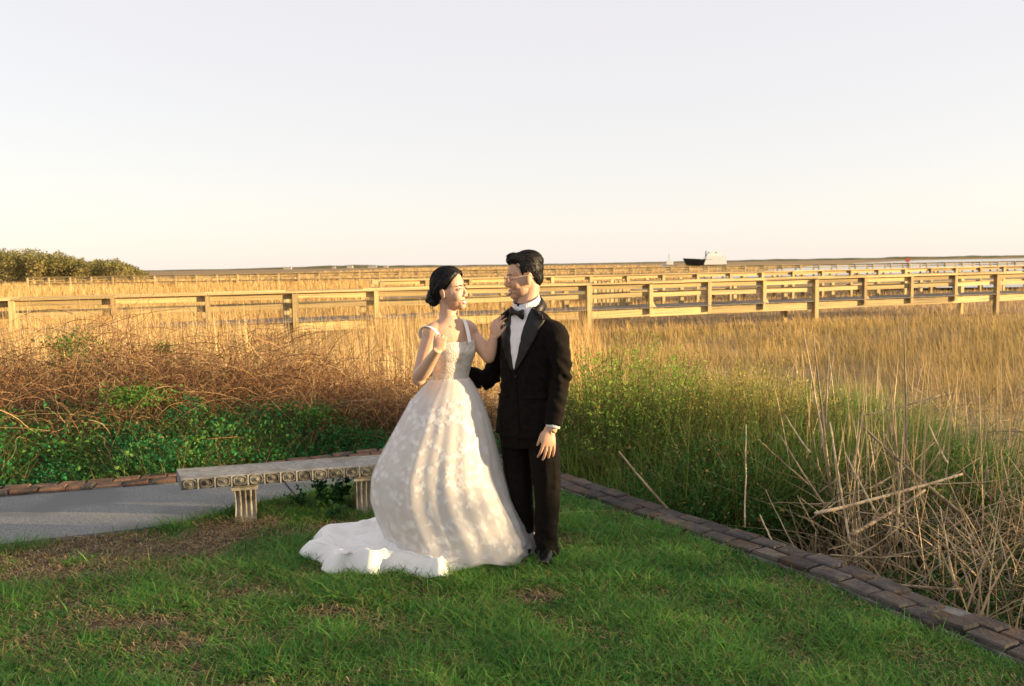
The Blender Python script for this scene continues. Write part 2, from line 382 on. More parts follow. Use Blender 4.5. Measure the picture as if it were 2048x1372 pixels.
# ------------------------------------------------------------------ boardwalks
unit = MB().box((-.5, -.5, -.5), (.5, .5, .5))
def timber(name, a, b, w, h, parent, mat=M_wood, along=None):
    """a board from a to b, w wide across, h high"""
    a = Vector(a); b = Vector(b); d = b - a; me = timber.cache.get(mat.name)
    if me is None:
        me = make_mesh('timber_' + mat.name, np.array(unit.v), unit.f); me.materials.append(mat); timber.cache[mat.name] = me
    o = link(name, me, None, parent)
    o.matrix_parent_inverse = Matrix.Translation(parent.location).inverted()
    o.location = (a + b) / 2
    if along is None: o.rotation_euler = d.to_track_quat('X', 'Z').to_euler()
    else:
        x = d.normalized(); z = x.cross(along).normalized(); y = z.cross(x); o.rotation_euler = Matrix(((x.x, y.x, z.x), (x.y, y.y, z.y), (x.z, y.z, z.z))).to_euler()
    o.scale = (d.length, w, h)
    return o
timber.cache = {}
def boardwalk(A, B, spacing, label, detail=True, deck_z=.02, width=1.9, rail=.92, seed=0, pickets=None):
    rs = random.Random(seed)
    A = Vector((A[0], A[1], 0)); B = Vector((B[0], B[1], 0)); d = (B - A).normalized(); nn = Vector((d.y, -d.x, 0))
    if nn.y > 0: nn = -nn                                        # nn points to the camera side
    L = (B - A).length; n = int(L / spacing); root = empty('boardwalk', tuple(A + Vector((0, 0, -1)))); tag(root, label, 'boardwalk', 'timber boardwalks over the marsh')
    up = Vector((0, 0, 1)); top = deck_z + rail
    for side in (1, -1):
        off = nn * (width / 2 * side)
        for k in range(n + 1):
            p = A + d * (k * spacing) + off; pile = (k % 4 == 1) or not detail
            q = d * .09; jz = rs.gauss(0, .012)
            timber('post', p + up * (-1.35 if pile else deck_z - .26), p + up * (top - .045 + jz), .19 if pile else .15, .19 if pile else .15, root, along=d)
            if k < n:
                p2 = p + d * spacing; j = rs.gauss(0, .012); j2 = rs.gauss(0, .012)
                inn = -nn * side * .10
                timber('top_rail', p + up * (top + jz * .3), p2 - d * .006 + up * (top + j2 * .3), .26, .05, root)
                timber('fascia_rail', p + inn + up * (top - .125 + j), p2 - d * .01 + inn + up * (top - .125 + j2), .05, .19, root)
                timber('middle_rail', p + inn + up * (top - .46 + j2), p2 - d * .012 + inn + up * (top - .46 + j), .05, .155, root)
                timber('stringer', p + inn * .0 - nn * side * .11 + up * (deck_z - .21), p2 - d * .01 - nn * side * .11 + up * (deck_z - .21 + j), .07, .30, root)
                if detail and side == 1 and k % 2 == 0:
                    timber('brace', p + up * (deck_z + .22) + nn * .02, p + d * .22 + up * (deck_z - .06) + nn * .02, .05, .09, root)
    m = MB(); w = .142; N = int(L / w) if detail else 1; w = L / N
    base = A
    ang = math.atan2(d.y, d.x)
    for k in range(N):
        zz = deck_z - .02 + rs.gauss(0, .004) if detail else deck_z - .02
        c = [A + d * (k * w + .004) + nn * width * .54, A + d * ((k + 1) * w - .004) + nn * width * .54, A + d * ((k + 1) * w - .004) - nn * width * .54, A + d * (k * w + .004) - nn * width * .54]
        m.add([(p.x, p.y, zz - .02) for p in c] + [(p.x, p.y, zz + .02) for p in c], [(0,3,2,1),(4,5,6,7),(0,1,5,4),(1,2,6,5),(2,3,7,6),(3,0,4,7)])
    dk = place(m.build('deck', M_deck), root); dk['kind'] = 'stuff'
    if pickets:
        for (s0, s1, cnt) in pickets:
            for k in range(cnt):
                p = A + d * (s0 + (s1 - s0) * k / (cnt - 1)) - nn * (width / 2 - .16)
                timber('picket', p + up * (deck_z + .02), p + up * (top + .05 + rs.gauss(0, .02)), .13, .03, root, along=d)
    return root
zr = .94
P0 = ground(228, 592, zr); P1 = ground(1875, 548.7, zr); dd = (P1 - P0); sp = dd.length / 13; dn = dd.normalized()
A0 = P0 - dn * sp * 3; B0 = P1 + dn * sp * 2.2
s_p0 = (ground(1209, 569, zr) - A0).length; s_p1 = (ground(1280, 567, zr) - A0).length
boardwalk(A0, B0, sp, 'near timber boardwalk with square posts and two rails crossing the reeds', True, pickets=[(s_p0 + 1.0, s_p1 + 1.0, 9)])
boardwalk(ground(752, 561, zr), ground(2200, 528, zr), 2.6, 'second timber boardwalk close behind the near one on the right', False, seed=3)
boardwalk(ground(60, 555, zr), ground(2180, 519.5, zr), 3.0, 'farthest timber boardwalk just under the horizon', False, seed=5)
# ------------------------------------------------------------------ stone bench
def build_bench():
    fl = at(366, 962, 5.62)                                     # front upper left corner of the slab
    TOP = .315; TH = .078; DEP = .33
    d = Vector((math.cos(math.radians(15)), math.sin(math.radians(15)), 0)); n = Vector((-d.y, d.x, 0))
    base = ground(362, 958, TOP); base.z = 0
    L = 1.60
    root = empty('stone_bench', tuple(base)); tag(root, 'carved pale stone bench with fluted scroll legs beside the path', 'bench')
    def T(x, y, z): q = base + d * x + n * y; return (q.x, q.y, z)
    ea = .19                                                    # ends splay outwards towards the back
    # slab body with a slightly rounded lip
    m = MB(); prof = [(.012, TOP - TH), (0, TOP - TH + .012), (0, TOP - .010), (.008, TOP), (DEP - .008, TOP), (DEP, TOP - .010), (DEP, TOP - TH + .012), (DEP - .012, TOP - TH)]
    V = []
    for e in (0, 1):
        for (y, z) in prof: V.append(T(-ea * y if e == 0 else L + ea * y, y, z))
    k = len(prof)
    Fs = [tuple(range(k))[::-1], tuple(range(k, 2 * k))] + [(j, (j + 1) % k, k + (j + 1) % k, k + j) for j in range(k)]
    seat = place(m.add(V, Fs).build('seat', M_stone), root)
    # carved band along the front and the ends: frame ribs and oval medallions
    cnt = 15; w = L / cnt
    def medallion(org, ax, out):
        V = []; F = []
        rings = [(.94, .004), (.90, .011), (.78, .011), (.70, .003), (.62, .003), (.52, .009), (.40, .003), (.34, .006), (.24, .013), (.0, .017)]
        ns = 16
        for (r, h) in rings:
            for q in range(ns):
                a = q * 2 * math.pi / ns
                ca, sa = math.cos(a), math.sin(a); e = .75
                x = math.copysign(abs(ca) ** e, ca) * r * w * .45; z = math.copysign(abs(sa) ** e, sa) * r * TH * .47
                p = org + ax * x + Vector((0, 0, z)) + out * h; V.append(tuple(p))
        for j in range(len(rings) - 1):
            for q in range(ns): F.append((j*ns+q, j*ns+(q+1)%ns, (j+1)*ns+(q+1)%ns, (j+1)*ns+q))
        return V, F
    for c in range(cnt):
        o = Vector(T((c + .5) * w, 0, TOP - TH / 2))
        V, F = medallion(o, d, -n); me = obj('medallion', V, F, M_carved, None, True); place(me, root)
        if c:
            a = T(c * w - .005, -.009, TOP - TH + .004)
            mm = MB(); q = [T(c*w + s * .005, y, z) for z in (TOP - TH + .003, TOP - .004) for y in (.001, -.010) for s in (-1, 1)]
            mm.add(q, [(0,1,3,2),(4,6,7,5),(0,4,5,1),(2,3,7,6),(0,2,6,4),(1,5,7,3)]); place(mm.build('rib', M_leg), root)
    q = []
    for x, y in ((0, 0), (-ea * DEP, DEP)): q.append((x, y))
    # legs: slabs with a fluted, s-curved front
    for li, (lx, zb) in enumerate(((.40, -.02), (1.22, -.055))):
        W = .145; V = []; F = []; nx = 29; nz = 14; H = TOP - TH - .001
        zs = np.linspace(zb, H, nz)
        for z in zs:
            t = (z - zb) / (H - zb)
            yf = .055 + .030 * math.sin((t - .15) * 5.2) - .02 * (t < .12) - .025 * max(0, t - .88) * 8
            ww = W * (.92 + .10 * (abs(t - .5) * 2) ** 2)
            for q in range(nx):
                u = q / (nx - 1) * 2 - 1
                fl_ = .011 * math.cos(u * math.pi * 4.0) if .1 < t < .86 else .004
                V.append(T(lx + u * ww / 2, yf - fl_ + .004 * abs(u) ** 6, z))
            V.append(T(lx + ww / 2, .275 - .03 * math.sin(t * 3.1), z)); V.append(T(lx - ww / 2, .275 - .03 * math.sin(t * 3.1), z))
        k = nx + 2
        for a in range(nz - 1):
            for q in range(k): F.append((a*k+q, a*k+(q+1)%k, (a+1)*k+(q+1)%k, (a+1)*k+q))
        F.append(tuple(range(k))[::-1]); F.append(tuple(range((nz-1)*k, nz*k)))
        leg = place(obj('leg', V, F, M_leg), root)
        m = MB().add([T(lx + sx * (W / 2 + .012), y, z) for z in (H - .035, H) for y in (.018, .295) for sx in (-1, 1)], [(0,1,3,2),(4,6,7,5),(0,4,5,1),(2,3,7,6),(0,2,6,4),(1,5,7,3)])
        place(m.build('capital', M_leg), root)
    return root
build_bench()

# ------------------------------------------------------------------ lawn grass
rs = np.random.default_rng(5)
def lawn_points(n, x0, x1, y0, y1):
    x = rs.uniform(x0, x1, n); y = rs.uniform(y0, y1, n)
    k = in_poly(x, y, grass_poly)
    k &= np.abs(x) < y * .66 + .5                              # only where the lens looks, plus a margin
    return x[k], y[k]
g_brown = [ground(*p) for p in ((200, 1100), (320, 1100), (430, 1075), (130, 1140), (520, 1190), (480, 1050), (690, 1045), (250, 1250), (640, 1230), (1130, 1085), (1080, 1190), (330, 1290))]
g_r = [(.50, .30), (.42, .24), (.36, .22), (.40, .16), (.16, .09), (.3, .16), (.3, .16), (.22, .09), (.15, .08), (.17, .10), (.16, .09), (.25, .1)]
def brown(x, y):
    v = np.zeros_like(x)
    for c, (a, b) in zip(g_brown, g_r): v = np.maximum(v, np.exp(-(((x - c.x) / a) ** 2 + ((y - c.y) / b) ** 2)))
    left = np.clip((-.2 - x) / 2.2, 0, 1) * .45
    return np.clip(v * 1.0 + left * vnoise(x, y, .35, 21) * 1.5 + (vnoise(x, y, .16, 22) - .55) * .8, 0, 1)
TRAIN = [(p.x, p.y) for p in [ground(*q) for q in ((622, 1106), (660, 1140), (690, 1132), (740, 1140), (850, 1146), (895, 1144), (960, 1114), (1040, 1112), (1050, 1060), (760, 1030), (690, 1060), (625, 1075))]]
x, y = lawn_points(500000, -4.6, 3.4, 2.5, 7.6)
bw = brown(x, y); keep = (rs.random(len(x)) > bw * 1.02) & ~in_poly(x, y, TRAIN)
keep &= rs.random(len(x)) < np.clip(1.15 - (y - 3) * .13, .45, 1)
x, y, bw = x[keep], y[keep], bw[keep]; N = len(x)
edge_d = np.min(np.hypot(x[:, None] - PE[::2, 0][None], y[:, None] - PE[::2, 1][None]), axis=1)
tall = vnoise(x, y, .25, 23)
h = rs.uniform(.022, .078, N) * (.65 + .9 * tall) * (1 - .35 * bw) * np.where(edge_d < .16, 1.5, 1)
h *= np.where(rs.random(N) < .03, 1.7, 1)
w = rs.uniform(.0028, .0062, N) * (1 + .12 * (y - 3))
yaw = rs.uniform(0, 2 * np.pi, N); la = rs.uniform(0, 2 * np.pi, N); lean = np.stack([np.cos(la), np.sin(la)], 1)
bend = rs.uniform(.1, 1.3, N)
g1 = np.array([.030, .130, .024]); g2 = np.array([.150, .330, .055]); yl = np.array([.24, .23, .07])
mix = np.clip(rs.random(N) ** 1.4 * .9 + vnoise(x, y, .22, 24) * .6 - .22, 0, 1)[:, None]
col = g1 * (1 - mix) + g2 * mix
yk = (rs.random(N) < .13 + .28 * bw)[:, None]; col = np.where(yk, yl * rs.uniform(.6, 1.1, (N, 1)), col)
base = np.stack([x, y, lawn_h(x, y) - .014], 1)
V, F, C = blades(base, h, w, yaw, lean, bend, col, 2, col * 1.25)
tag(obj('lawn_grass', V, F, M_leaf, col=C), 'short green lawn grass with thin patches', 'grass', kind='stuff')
# dry thatch lying in the lawn
x, y = lawn_points(240000, -4.6, 3.2, 2.5, 7.2); bw = brown(x, y)
k = (rs.random(len(x)) < .10 + .85 * bw) & ~in_poly(x, y, TRAIN); x, y, bw = x[k], y[k], bw[k]; N = len(x)
ang = rs.uniform(0, 2 * np.pi, N); ln = rs.uniform(.015, .06, N) * (1 + 1.6 * (rs.random(N) < .06)); K = 4
tt = np.linspace(0, 1, K); curl = rs.normal(0, .8, N)
aa = ang[:, None] + curl[:, None] * tt
dx = np.cumsum(np.cos(aa) * ln[:, None] / K, 1); dy = np.cumsum(np.sin(aa) * ln[:, None] / K, 1)
zz = lawn_h(x, y)[:, None] + rs.uniform(-.004, .016, N)[:, None] + rs.uniform(-.005, .018, (N, 1)) * tt
paths = np.stack([x[:, None] + dx, y[:, None] + dy, zz], -1)
side = np.stack([-np.sin(aa), np.cos(aa), np.zeros_like(aa)], -1) * (rs.uniform(.0010, .0022, N)[:, None, None])
V = np.stack([paths - side, paths + side], 2).reshape(-1, 3); b = (np.arange(N) * 2 * K)[:, None, None]
F = (b + np.array([[2*k, 2*k+1, 2*k+3, 2*k+2] for k in range(K - 1)])[None]).reshape(-1, 4)
c = np.array([.36, .27, .145]) * rs.uniform(.4, 1.35, (N, 1)) * np.where(rs.random((N, 1)) < .35, np.array([.75, .62, .5]), 1)
tag(obj('dry_thatch', V, F, M_straw, col=np.repeat(c, 2 * K, 0)), 'dry straw and thatch lying on the lawn', 'straw', kind='stuff')

# ------------------------------------------------------------------ weeds under the bench
def weed(name, label, c, rad, hgt, n, seed, big=.045):
    r = np.random.default_rng(seed); root = empty(name, (c[0], c[1], 0)); tag(root, label, 'plant')
    ns = max(5, n // 22); a = r.uniform(0, 6.28, ns); rr = rad * np.sqrt(r.random(ns)); K = 5; t = np.linspace(0, 1, K)
    hh = hgt * r.uniform(.45, 1.0, ns)
    P = np.stack([c[0] + (np.cos(a) * rr)[:, None] * (.35 + .65 * t), c[1] + (np.sin(a) * rr)[:, None] * (.35 + .65 * t), hh[:, None] * t - .01], -1)
    V, F = tubes(P, np.full((ns, K), .0022), 4); place(obj('stem', V, F, M_leaf, col=np.tile([.05, .09, .02], (len(V), 1))), root)
    i = r.integers(0, ns, n); tq = r.uniform(.25, 1, n); k0 = (tq * (K - 1)).astype(int).clip(0, K - 2); f = tq * (K - 1) - k0
    pos = P[i, k0] * (1 - f)[:, None] + P[i, k0 + 1] * f[:, None] + r.normal(0, .012, (n, 3))
    V, F = leaves(pos, r.uniform(.5, 1.1, n) * big, r, .7, .2)
    cc = np.array([.02, .075, .018]) * r.uniform(.6, 1.7, (n, 1))
    o = place(obj('foliage', V, F, M_leaf, col=np.repeat(cc, 4, 0)), root); o['kind'] = 'stuff'
p = ground(668, 1005); weed('leafy_weed', 'dark leafy weed growing up beside the right bench leg', (p.x, p.y), .17, .26, 240, 3)
p = ground(625, 1008); weed('leafy_weed', 'low dark leafy weed spreading under the middle of the bench', (p.x, p.y), .20, .12, 260, 4, .035)
p = ground(676, 1030); weed('leafy_weed', 'small bright broad-leaved weed at the foot of the right bench leg', (p.x, p.y), .05, .08, 26, 6, .06)

# ------------------------------------------------------------------ low green cover beyond the path (left)
def outside(x, y, margin=.0):
    return ~in_poly(x, y, [(30, -60), (-30, -60)] + [tuple(p) for p in (S + nrm * (STRIP_W * .5 + margin))[::-1]])
rs = np.random.default_rng(9)
def strip_dist(x, y): return np.min(np.hypot(x[:, None] - S[::6, 0][None], y[:, None] - S[::6, 1][None]), axis=1)
def cover_top(x, y):
    d = strip_dist(x, y)
    rt = np.clip((x + 2.6) / 1.6, 0, 1)
    h = .0 + (.40 - .30 * rt) * np.clip(d / 1.2, 0, 1) ** .7 + .34 * (vnoise(x, y, .42, 31) - .42) * (1 - .45 * rt) + .12 * (vnoise(x, y, .13, 32) - .5)
    return h
NP = 150000
x = rs.uniform(-6.5, .2, NP); y = rs.uniform(6.2, 9.6, NP)
k = outside(x, y, .0); x, y = x[k], y[k]; d = strip_dist(x, y)
lim = 1.75 + .7 * (vnoise(x, y * 0, .5, 33) - .5) - .95 * np.clip((x + 2.4) / 1.5, 0, 1) - .5 * np.exp(-((x + 2.75) / .35) ** 2)
k = (d < lim) & (rs.random(len(x)) < .35 + .9 * vnoise(x, y, .30, 34)); x, y = x[k], y[k]; N = len(x)
top = cover_top(x, y); q = rs.random(N) ** .5
z = -.35 + (top + .35) * q + rs.normal(0, .015, N)
pos = np.stack([x, y, z], 1)
V, F = leaves(pos, .016 + .034 * rs.random(N) ** 1.8, rs, .62, .45)
c = (np.array([.018, .140, .045]) * (1 - vnoise(x, y, .5, 35)[:, None]) + np.array([.035, .19, .045]) * vnoise(x, y, .5, 35)[:, None]) * rs.uniform(.45, 1.6, (N, 1))
c = np.where((vnoise(x, y, .22, 36)[:, None] > .62) & (rs.random((N, 1)) < .7), np.array([.085, .20, .035]) * rs.uniform(.6, 1.3, (N, 1)), c)
c = np.where((rs.random((N, 1)) < .03), np.array([.20, .15, .06]), c)
tag(obj('green_ground_cover', V, F, M_leaf, col=np.repeat(c, 4, 0)), 'low green leafy ground cover along the brick edge', 'ground cover', kind='stuff')
# some upright weeds / coarse grass through it
N = 16000; x = rs.uniform(-6.5, 0, N); y = rs.uniform(6.2, 8.8, N); k = outside(x, y) & (strip_dist(x, y) < 1.6); x, y = x[k], y[k]; N = len(x)
la = rs.uniform(0, 6.28, N); col = np.where(rs.random((N, 1)) < .25, np.array([.30, .22, .10]), np.array([.05, .12, .025])) * rs.uniform(.6, 1.2, (N, 1))
V, F, C = blades(np.stack([x, y, np.full(N, -.2)], 1), np.maximum(.1, cover_top(x, y) + .2 + rs.uniform(-.1, .17, N)), rs.uniform(.004, .008, N), rs.uniform(0, 6.28, N), np.stack([np.cos(la), np.sin(la)], 1), rs.uniform(.0, .8, N), col, 3)
tag(obj('coarse_grass', V, F, M_leaf, col=C), 'coarse grass growing through the green cover', 'grass', kind='stuff')

# ------------------------------------------------------------------ bramble tangle (left)
def bramble(N, cx, cy, rx, ry, z0, z1, length, seed, cols, rad=(.0016, .0046), K=9, topf=None, droop=1.):
    r = np.random.default_rng(seed)
    a = r.uniform(0, 6.28, N); q = np.sqrt(r.random(N)); x = cx + np.cos(a) * q * rx; y = cy + np.sin(a) * q * ry
    k = outside(x, y, .45); x, y = x[k], y[k]; N = len(x)
    az = r.uniform(0, 6.28, N); el = r.uniform(.2, 1.35, N); ln = length * r.uniform(.4, 1.2, N)
    t = np.linspace(0, 1, K)
    top = z1 * (1 - .65 * (((x - cx) / rx) ** 2 + ((y - cy) / ry) ** 2)) + (vnoise(x, y, .8, seed + 50) - .5) * .45
    zb = np.minimum(r.uniform(z0, z0 + .3, N) + (r.random(N) ** 1.3) * np.maximum(top - z0 - ln * np.sin(el) * .5, 0), top)
    hx = ln[:, None] * np.cos(el)[:, None] * t; zz = zb[:, None] + ln[:, None] * (np.sin(el)[:, None] * t - droop * r.uniform(.05, .75, N)[:, None] * t * t)
    wob = np.cumsum(r.normal(0, .07, (N, K)), 1)
    P = np.stack([x[:, None] + np.cos(az)[:, None] * hx + wob * ln[:, None] * .4, y[:, None] + np.sin(az)[:, None] * hx + np.cumsum(r.normal(0, .05, (N, K)), 1) * ln[:, None] * .4, np.maximum(zz, marsh_z(x, y)[:, None] - .05)], -1)
    rd = r.uniform(*rad, N)[:, None] * (1 - .6 * t)
    V, F = tubes(P, rd, 3)
    c = cols[r.integers(0, len(cols), N)] * r.uniform(.55, 1.3, (N, 1))
    return V, F, np.repeat(c, K * 3, 0)
BR = np.array([[.24, .12, .06], [.15, .075, .045], [.30, .17, .085], [.28, .18, .10], [.40, .28, .15]])
parts = [bramble(4600, -4.3, 9.0, 1.7, 1.2, -.55, 1.12, .9, 61, BR), bramble(3900, -2.55, 9.3, 1.4, 1.1, -.55, .86, .9, 62, BR),
         bramble(3000, -.9, 9.0, 1.4, .9, -.55, .52, .75, 63, BR), bramble(2000, -6.4, 8.8, 1.4, 1.3, -.55, 1.25, .9, 64, BR),
         bramble(2800, -3.4, 10.6, 3.2, 1.1, -.8, .95, .9, 65, BR)]
V, F, C = merge(parts)
tag(obj('bramble_tangle', V, F, M_twig, col=C), 'tangle of dry reddish brown bramble canes behind the green cover', 'brambles', kind='stuff')
# dead rusty leaves on the brambles
r = np.random.default_rng(70); parts = []
for (n, cx, cy, rx, ry, zt) in ((14000, -4.3, 9.0, 1.7, 1.2, .95), (12000, -2.5, 9.2, 1.4, 1.1, .72), (13000, -1.0, 8.75, 1.25, .8, .35), (5000, -3.2, 10.5, 3, 1, .5)):
    a = r.uniform(0, 6.28, n); q = np.sqrt(r.random(n)); x = cx + np.cos(a) * q * rx; y = cy + np.sin(a) * q * ry
    k = outside(x, y, .5); x, y, q = x[k], y[k], q[k]; n = len(x)
    z = -.45 + (zt + .45) * (1 - .6 * q * q) * r.random(n) ** .6 + (vnoise(x, y, .5, 71) - .5) * .3
    V, F = leaves(np.stack([x, y, z], 1), r.uniform(.015, .04, n), r, .5, .1)
    c = np.array([.25, .12, .05]) * r.uniform(.4, 1.25, (n, 1)); parts.append((V, F, np.repeat(c, 4, 0)))
V, F, C = merge(parts); tag(obj('dead_leaves', V, F, M_straw, col=C), 'dead rusty leaves caught in the bramble tangle', 'leaves', kind='stuff')
# green sprigs showing in the tangle
def sprig(name, label, px, py, Y, rx, rz, n, seed, green=(.06, .16, .02)):
    r = np.random.default_rng(seed); c = at(px, py, Y); zb = float(marsh_z(np.array(c.x), np.array(c.y)))
    root = empty(name, (c.x, c.y, zb)); tag(root, label, 'shrub', 'green shrubs among the brambles')
    ns = 14; K = 6; t = np.linspace(0, 1, K); a = r.uniform(0, 6.28, ns); rr = rx * np.sqrt(r.random(ns)); hz = c.z + rz * r.uniform(-.6, 1, ns)
    P = np.stack([c.x + (np.cos(a) * rr)[:, None] * t ** 1.5, c.y + (np.sin(a) * rr)[:, None] * t ** 1.5, zb + (hz - zb)[:, None] * t], -1)
    V, F = tubes(P, np.full((ns, K), .005) * (1 - .6 * t), 4); place(obj('stem', V, F, M_twig, col=np.tile([.13, .09, .05], (len(V), 1))), root)
    pos = np.array([c.x, c.y, c.z]) + r.normal(0, 1, (n, 3)) * np.array([rx, rx, rz]) * .5
    V, F = leaves(pos, r.uniform(.02, .045, n), r, .5, .3); cc = np.array(green) * r.uniform(.6, 1.6, (n, 1))
    o = place(obj('foliage', V, F, M_leaf, col=np.repeat(cc, 4, 0)), root); o['kind'] = 'stuff'
sprig('green_shrub', 'bright green shrub at the left edge high in the brambles', 148, 690, 9.0, .28, .16, 700, 81)
sprig('green_shrub', 'tiny green sprig in the middle of the brown brambles', 325, 697, 9.4, .12, .06, 160, 82)
sprig('green_shrub', 'bright green leafy shrub standing just above the ground cover on the left', 270, 792, 8.1, .32, .11, 900, 83)
sprig('green_shrub', 'green leafy shrub above the ground cover behind the bench', 625, 828, 8.3, .26, .10, 700, 84, (.04, .12, .02))
sprig('green_shrub', 'green leafy shrub behind the right end of the bench', 690, 868, 8.2, .25, .12, 700, 85, (.03, .11, .022))
# ------------------------------------------------------------------ reeds and marsh grass
rs = np.random.default_rng(17)
bwA = np.array([A0.x, A0.y]); bwd = np.array([dn.x, dn.y]); bwn = np.array([dn.y, -dn.x])
def bw_dist(x, y): return np.abs((x - bwA[0]) * bwn[0] + (y - bwA[1]) * bwn[1])
def river(x, y): return in_poly(x, y, RIVER)
GOLD = np.array([[.52, .34, .13], [.44, .27, .09], [.58, .41, .19], [.34, .20, .07], [.50, .36, .18]])
def reed_field(name, label, cand, hfun, wid, seed, leanamt=.16, segs=3, cols=GOLD, green=0):
    r = np.random.default_rng(seed); x, y = cand; N = len(x); z = marsh_z(x, y) - .05; h = hfun(x, y, r)
    D = np.hypot(x, y); w = np.maximum(wid * r.uniform(.6, 1.4, N), D * .00042 * r.uniform(.8, 1.5, N))
    la = r.normal(2.6, 1.2, N); lean = np.stack([np.cos(la), np.sin(la)], 1) * leanamt * r.uniform(.3, 2.2, N)[:, None]
    col = cols[r.integers(0, len(cols), N)] * r.uniform(.6, 1.2, (N, 1)) * (.62 + .75 * vnoise(x, y, .9, seed)[:, None])
    if green:
        nf = np.clip((15.0 - D + 3 * (vnoise(x, y, 1.2, 60) - .5)) / 4.5, 0, .9)[:, None]; col = col * (1 - nf) + np.array([.09, .15, .04]) * nf * r.uniform(.7, 1.3, (N, 1))
    lo = col * np.array([.92, .94, .92]) if green == 0 else col * (1 - green) + np.array([.07, .12, .03]) * green  # plain reeds: faint shade towards the ground painted into the base colour
    yaw = r.normal(.64, .6, N)
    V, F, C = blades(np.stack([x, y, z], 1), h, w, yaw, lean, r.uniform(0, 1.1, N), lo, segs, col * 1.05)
    return tag(obj(name, V, F, M_straw, col=C), label, 'reeds', kind='stuff')
def view_cand(n, y0, y1, x0=-99, x1=99, pw=1.0, m=2.0):
    y = y0 + (y1 - y0) * rs.random(n) ** pw; x = rs.uniform(-1, 1, n) * (y * .64 + m)
    k = (x > x0) & (x < x1); return x[k], y[k]
# left, before the boardwalk: tall reeds
x, y = view_cand(60000, 9.6, 27, -99, 4.5)
gap = np.exp(-(((x + 5.9) / 1.5) ** 2 + ((y - 19.5) / 6) ** 2))            # a thin place that shows the deck
k = outside(x, y, 1.2) & (x < 1.6 + (y - 10) * .05) & (bw_dist(x, y) > 1.0) & (y > 11.2 - .55 * np.clip(x + 3, 0, 4)) & (rs.random(len(x)) < .06 + 1.25 * vnoise(x, y, .9, 41) ** 1.6) & (rs.random(len(x)) > gap * .75)
def h_left(x, y, r):
    d = np.hypot(x, y); ray_top = 1.60 - .032 * d                      # tops stay under the rail line
    left = np.clip((-x / np.maximum(y, 1) - .18) / .35, 0, 1)
    tgt = .25 + .65 * vnoise(x, y, 1.6, 42) ** 1.3 + .15 * left
    gp = np.exp(-(((x + 6.0) / 1.7) ** 2 + ((y - 20) / 6) ** 2))
    nearb = np.clip((d - 12) / 7, 0, 1); tgt = tgt + .28 * nearb
    return np.clip(tgt - gp * .75 - marsh_z(x, y), .4, 2.4) * r.uniform(.62, 1.15, len(x))
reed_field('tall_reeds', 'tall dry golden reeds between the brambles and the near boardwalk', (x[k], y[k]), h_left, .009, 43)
# coarse pale reeds standing up in front of the rails
x, y = view_cand(42000, 10.5, 25, -99, 2.5); gap = np.exp(-(((x + 5.7) / 1.5) ** 2 + ((y - 20) / 6) ** 2))
k = outside(x, y, 2) & (bw_dist(x, y) > 1.05) & (x < .2 + (y - 10) * .05) & (y < 25.3 + .42 * x * .99 + 4) & (rs.random(len(x)) < .10 + 1.0 * vnoise(x, y, 1.1, 141) ** 2) & (rs.random(len(x)) > gap * .92)
reed_field('coarse_reeds', 'coarse pale reeds standing up against the near boardwalk rails on the left', (x[k], y[k]), lambda x, y, r: (1.58 + .5 * vnoise(x, y, 1.4, 142) + .18 * np.clip(-x / y - .25, 0, .3) / .3) * r.uniform(.6, 1.12, len(x)), .013, 143, .10, 4, np.array([[.60, .44, .22], [.50, .34, .14], [.62, .47, .26], [.34, .22, .10]]))
# right, before the boardwalk: fine marsh grass, greener at the foot
x, y = view_cand(90000, 8.5, 36, .0, 99)
k = outside(x, y, 1.6) & (x > 1.2) & (bw_dist(x, y) > .2) & ((x - bwA[0]) * bwn[0] + (y - bwA[1]) * bwn[1] > .2 if bwn[1] < 0 else (x == x)) & (rs.random(len(x)) < .10 + 1.35 * vnoise(x, y, 1.1, 44) ** 1.6)
def h_right(x, y, r):
    side = np.clip((x / np.maximum(y, 1) - .36) / .16, 0, 1)             # taller at the right edge
    return np.clip(-.42 + .22 * vnoise(x, y, 2.4, 45) + .38 * side * vnoise(x, y, 1.1, 46) - marsh_z(x, y), .3, 1.6) * r.uniform(.7, 1.2, len(x))
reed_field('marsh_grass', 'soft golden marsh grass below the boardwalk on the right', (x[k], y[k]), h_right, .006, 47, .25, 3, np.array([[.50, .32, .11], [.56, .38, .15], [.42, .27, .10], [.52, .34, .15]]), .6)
# beyond the near boardwalk
x, y = view_cand(120000, 24, 150, pw=1.7, m=6)
s = (x - bwA[0]) * bwn[0] + (y - bwA[1]) * bwn[1]
k = (np.sign(s) != np.sign((0 - bwA[0]) * bwn[0] + (5 - bwA[1]) * bwn[1])) & (np.abs(s) > 1.1) & ~river(x, y)
x, y = x[k], y[k]
def h_far(x, y, r):
    right = np.clip((x / y - .02) / .12, 0, 1)
    return np.clip((.15 + .45 * vnoise(x, y, 6, 48)) * (1 - right) + (-.62 + .2 * vnoise(x, y, 6, 49)) * right - marsh_z(x, y), .25, 1.9) * r.uniform(.6, 1.15, len(x))
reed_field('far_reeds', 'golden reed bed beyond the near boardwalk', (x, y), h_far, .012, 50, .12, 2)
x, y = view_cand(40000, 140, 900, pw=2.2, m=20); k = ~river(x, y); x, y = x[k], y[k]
reed_field('distant_reeds', 'distant reed bed running to the horizon', (x, y), lambda x, y, r: r.uniform(.9, 1.6, len(x)), .03, 51, .1, 2)

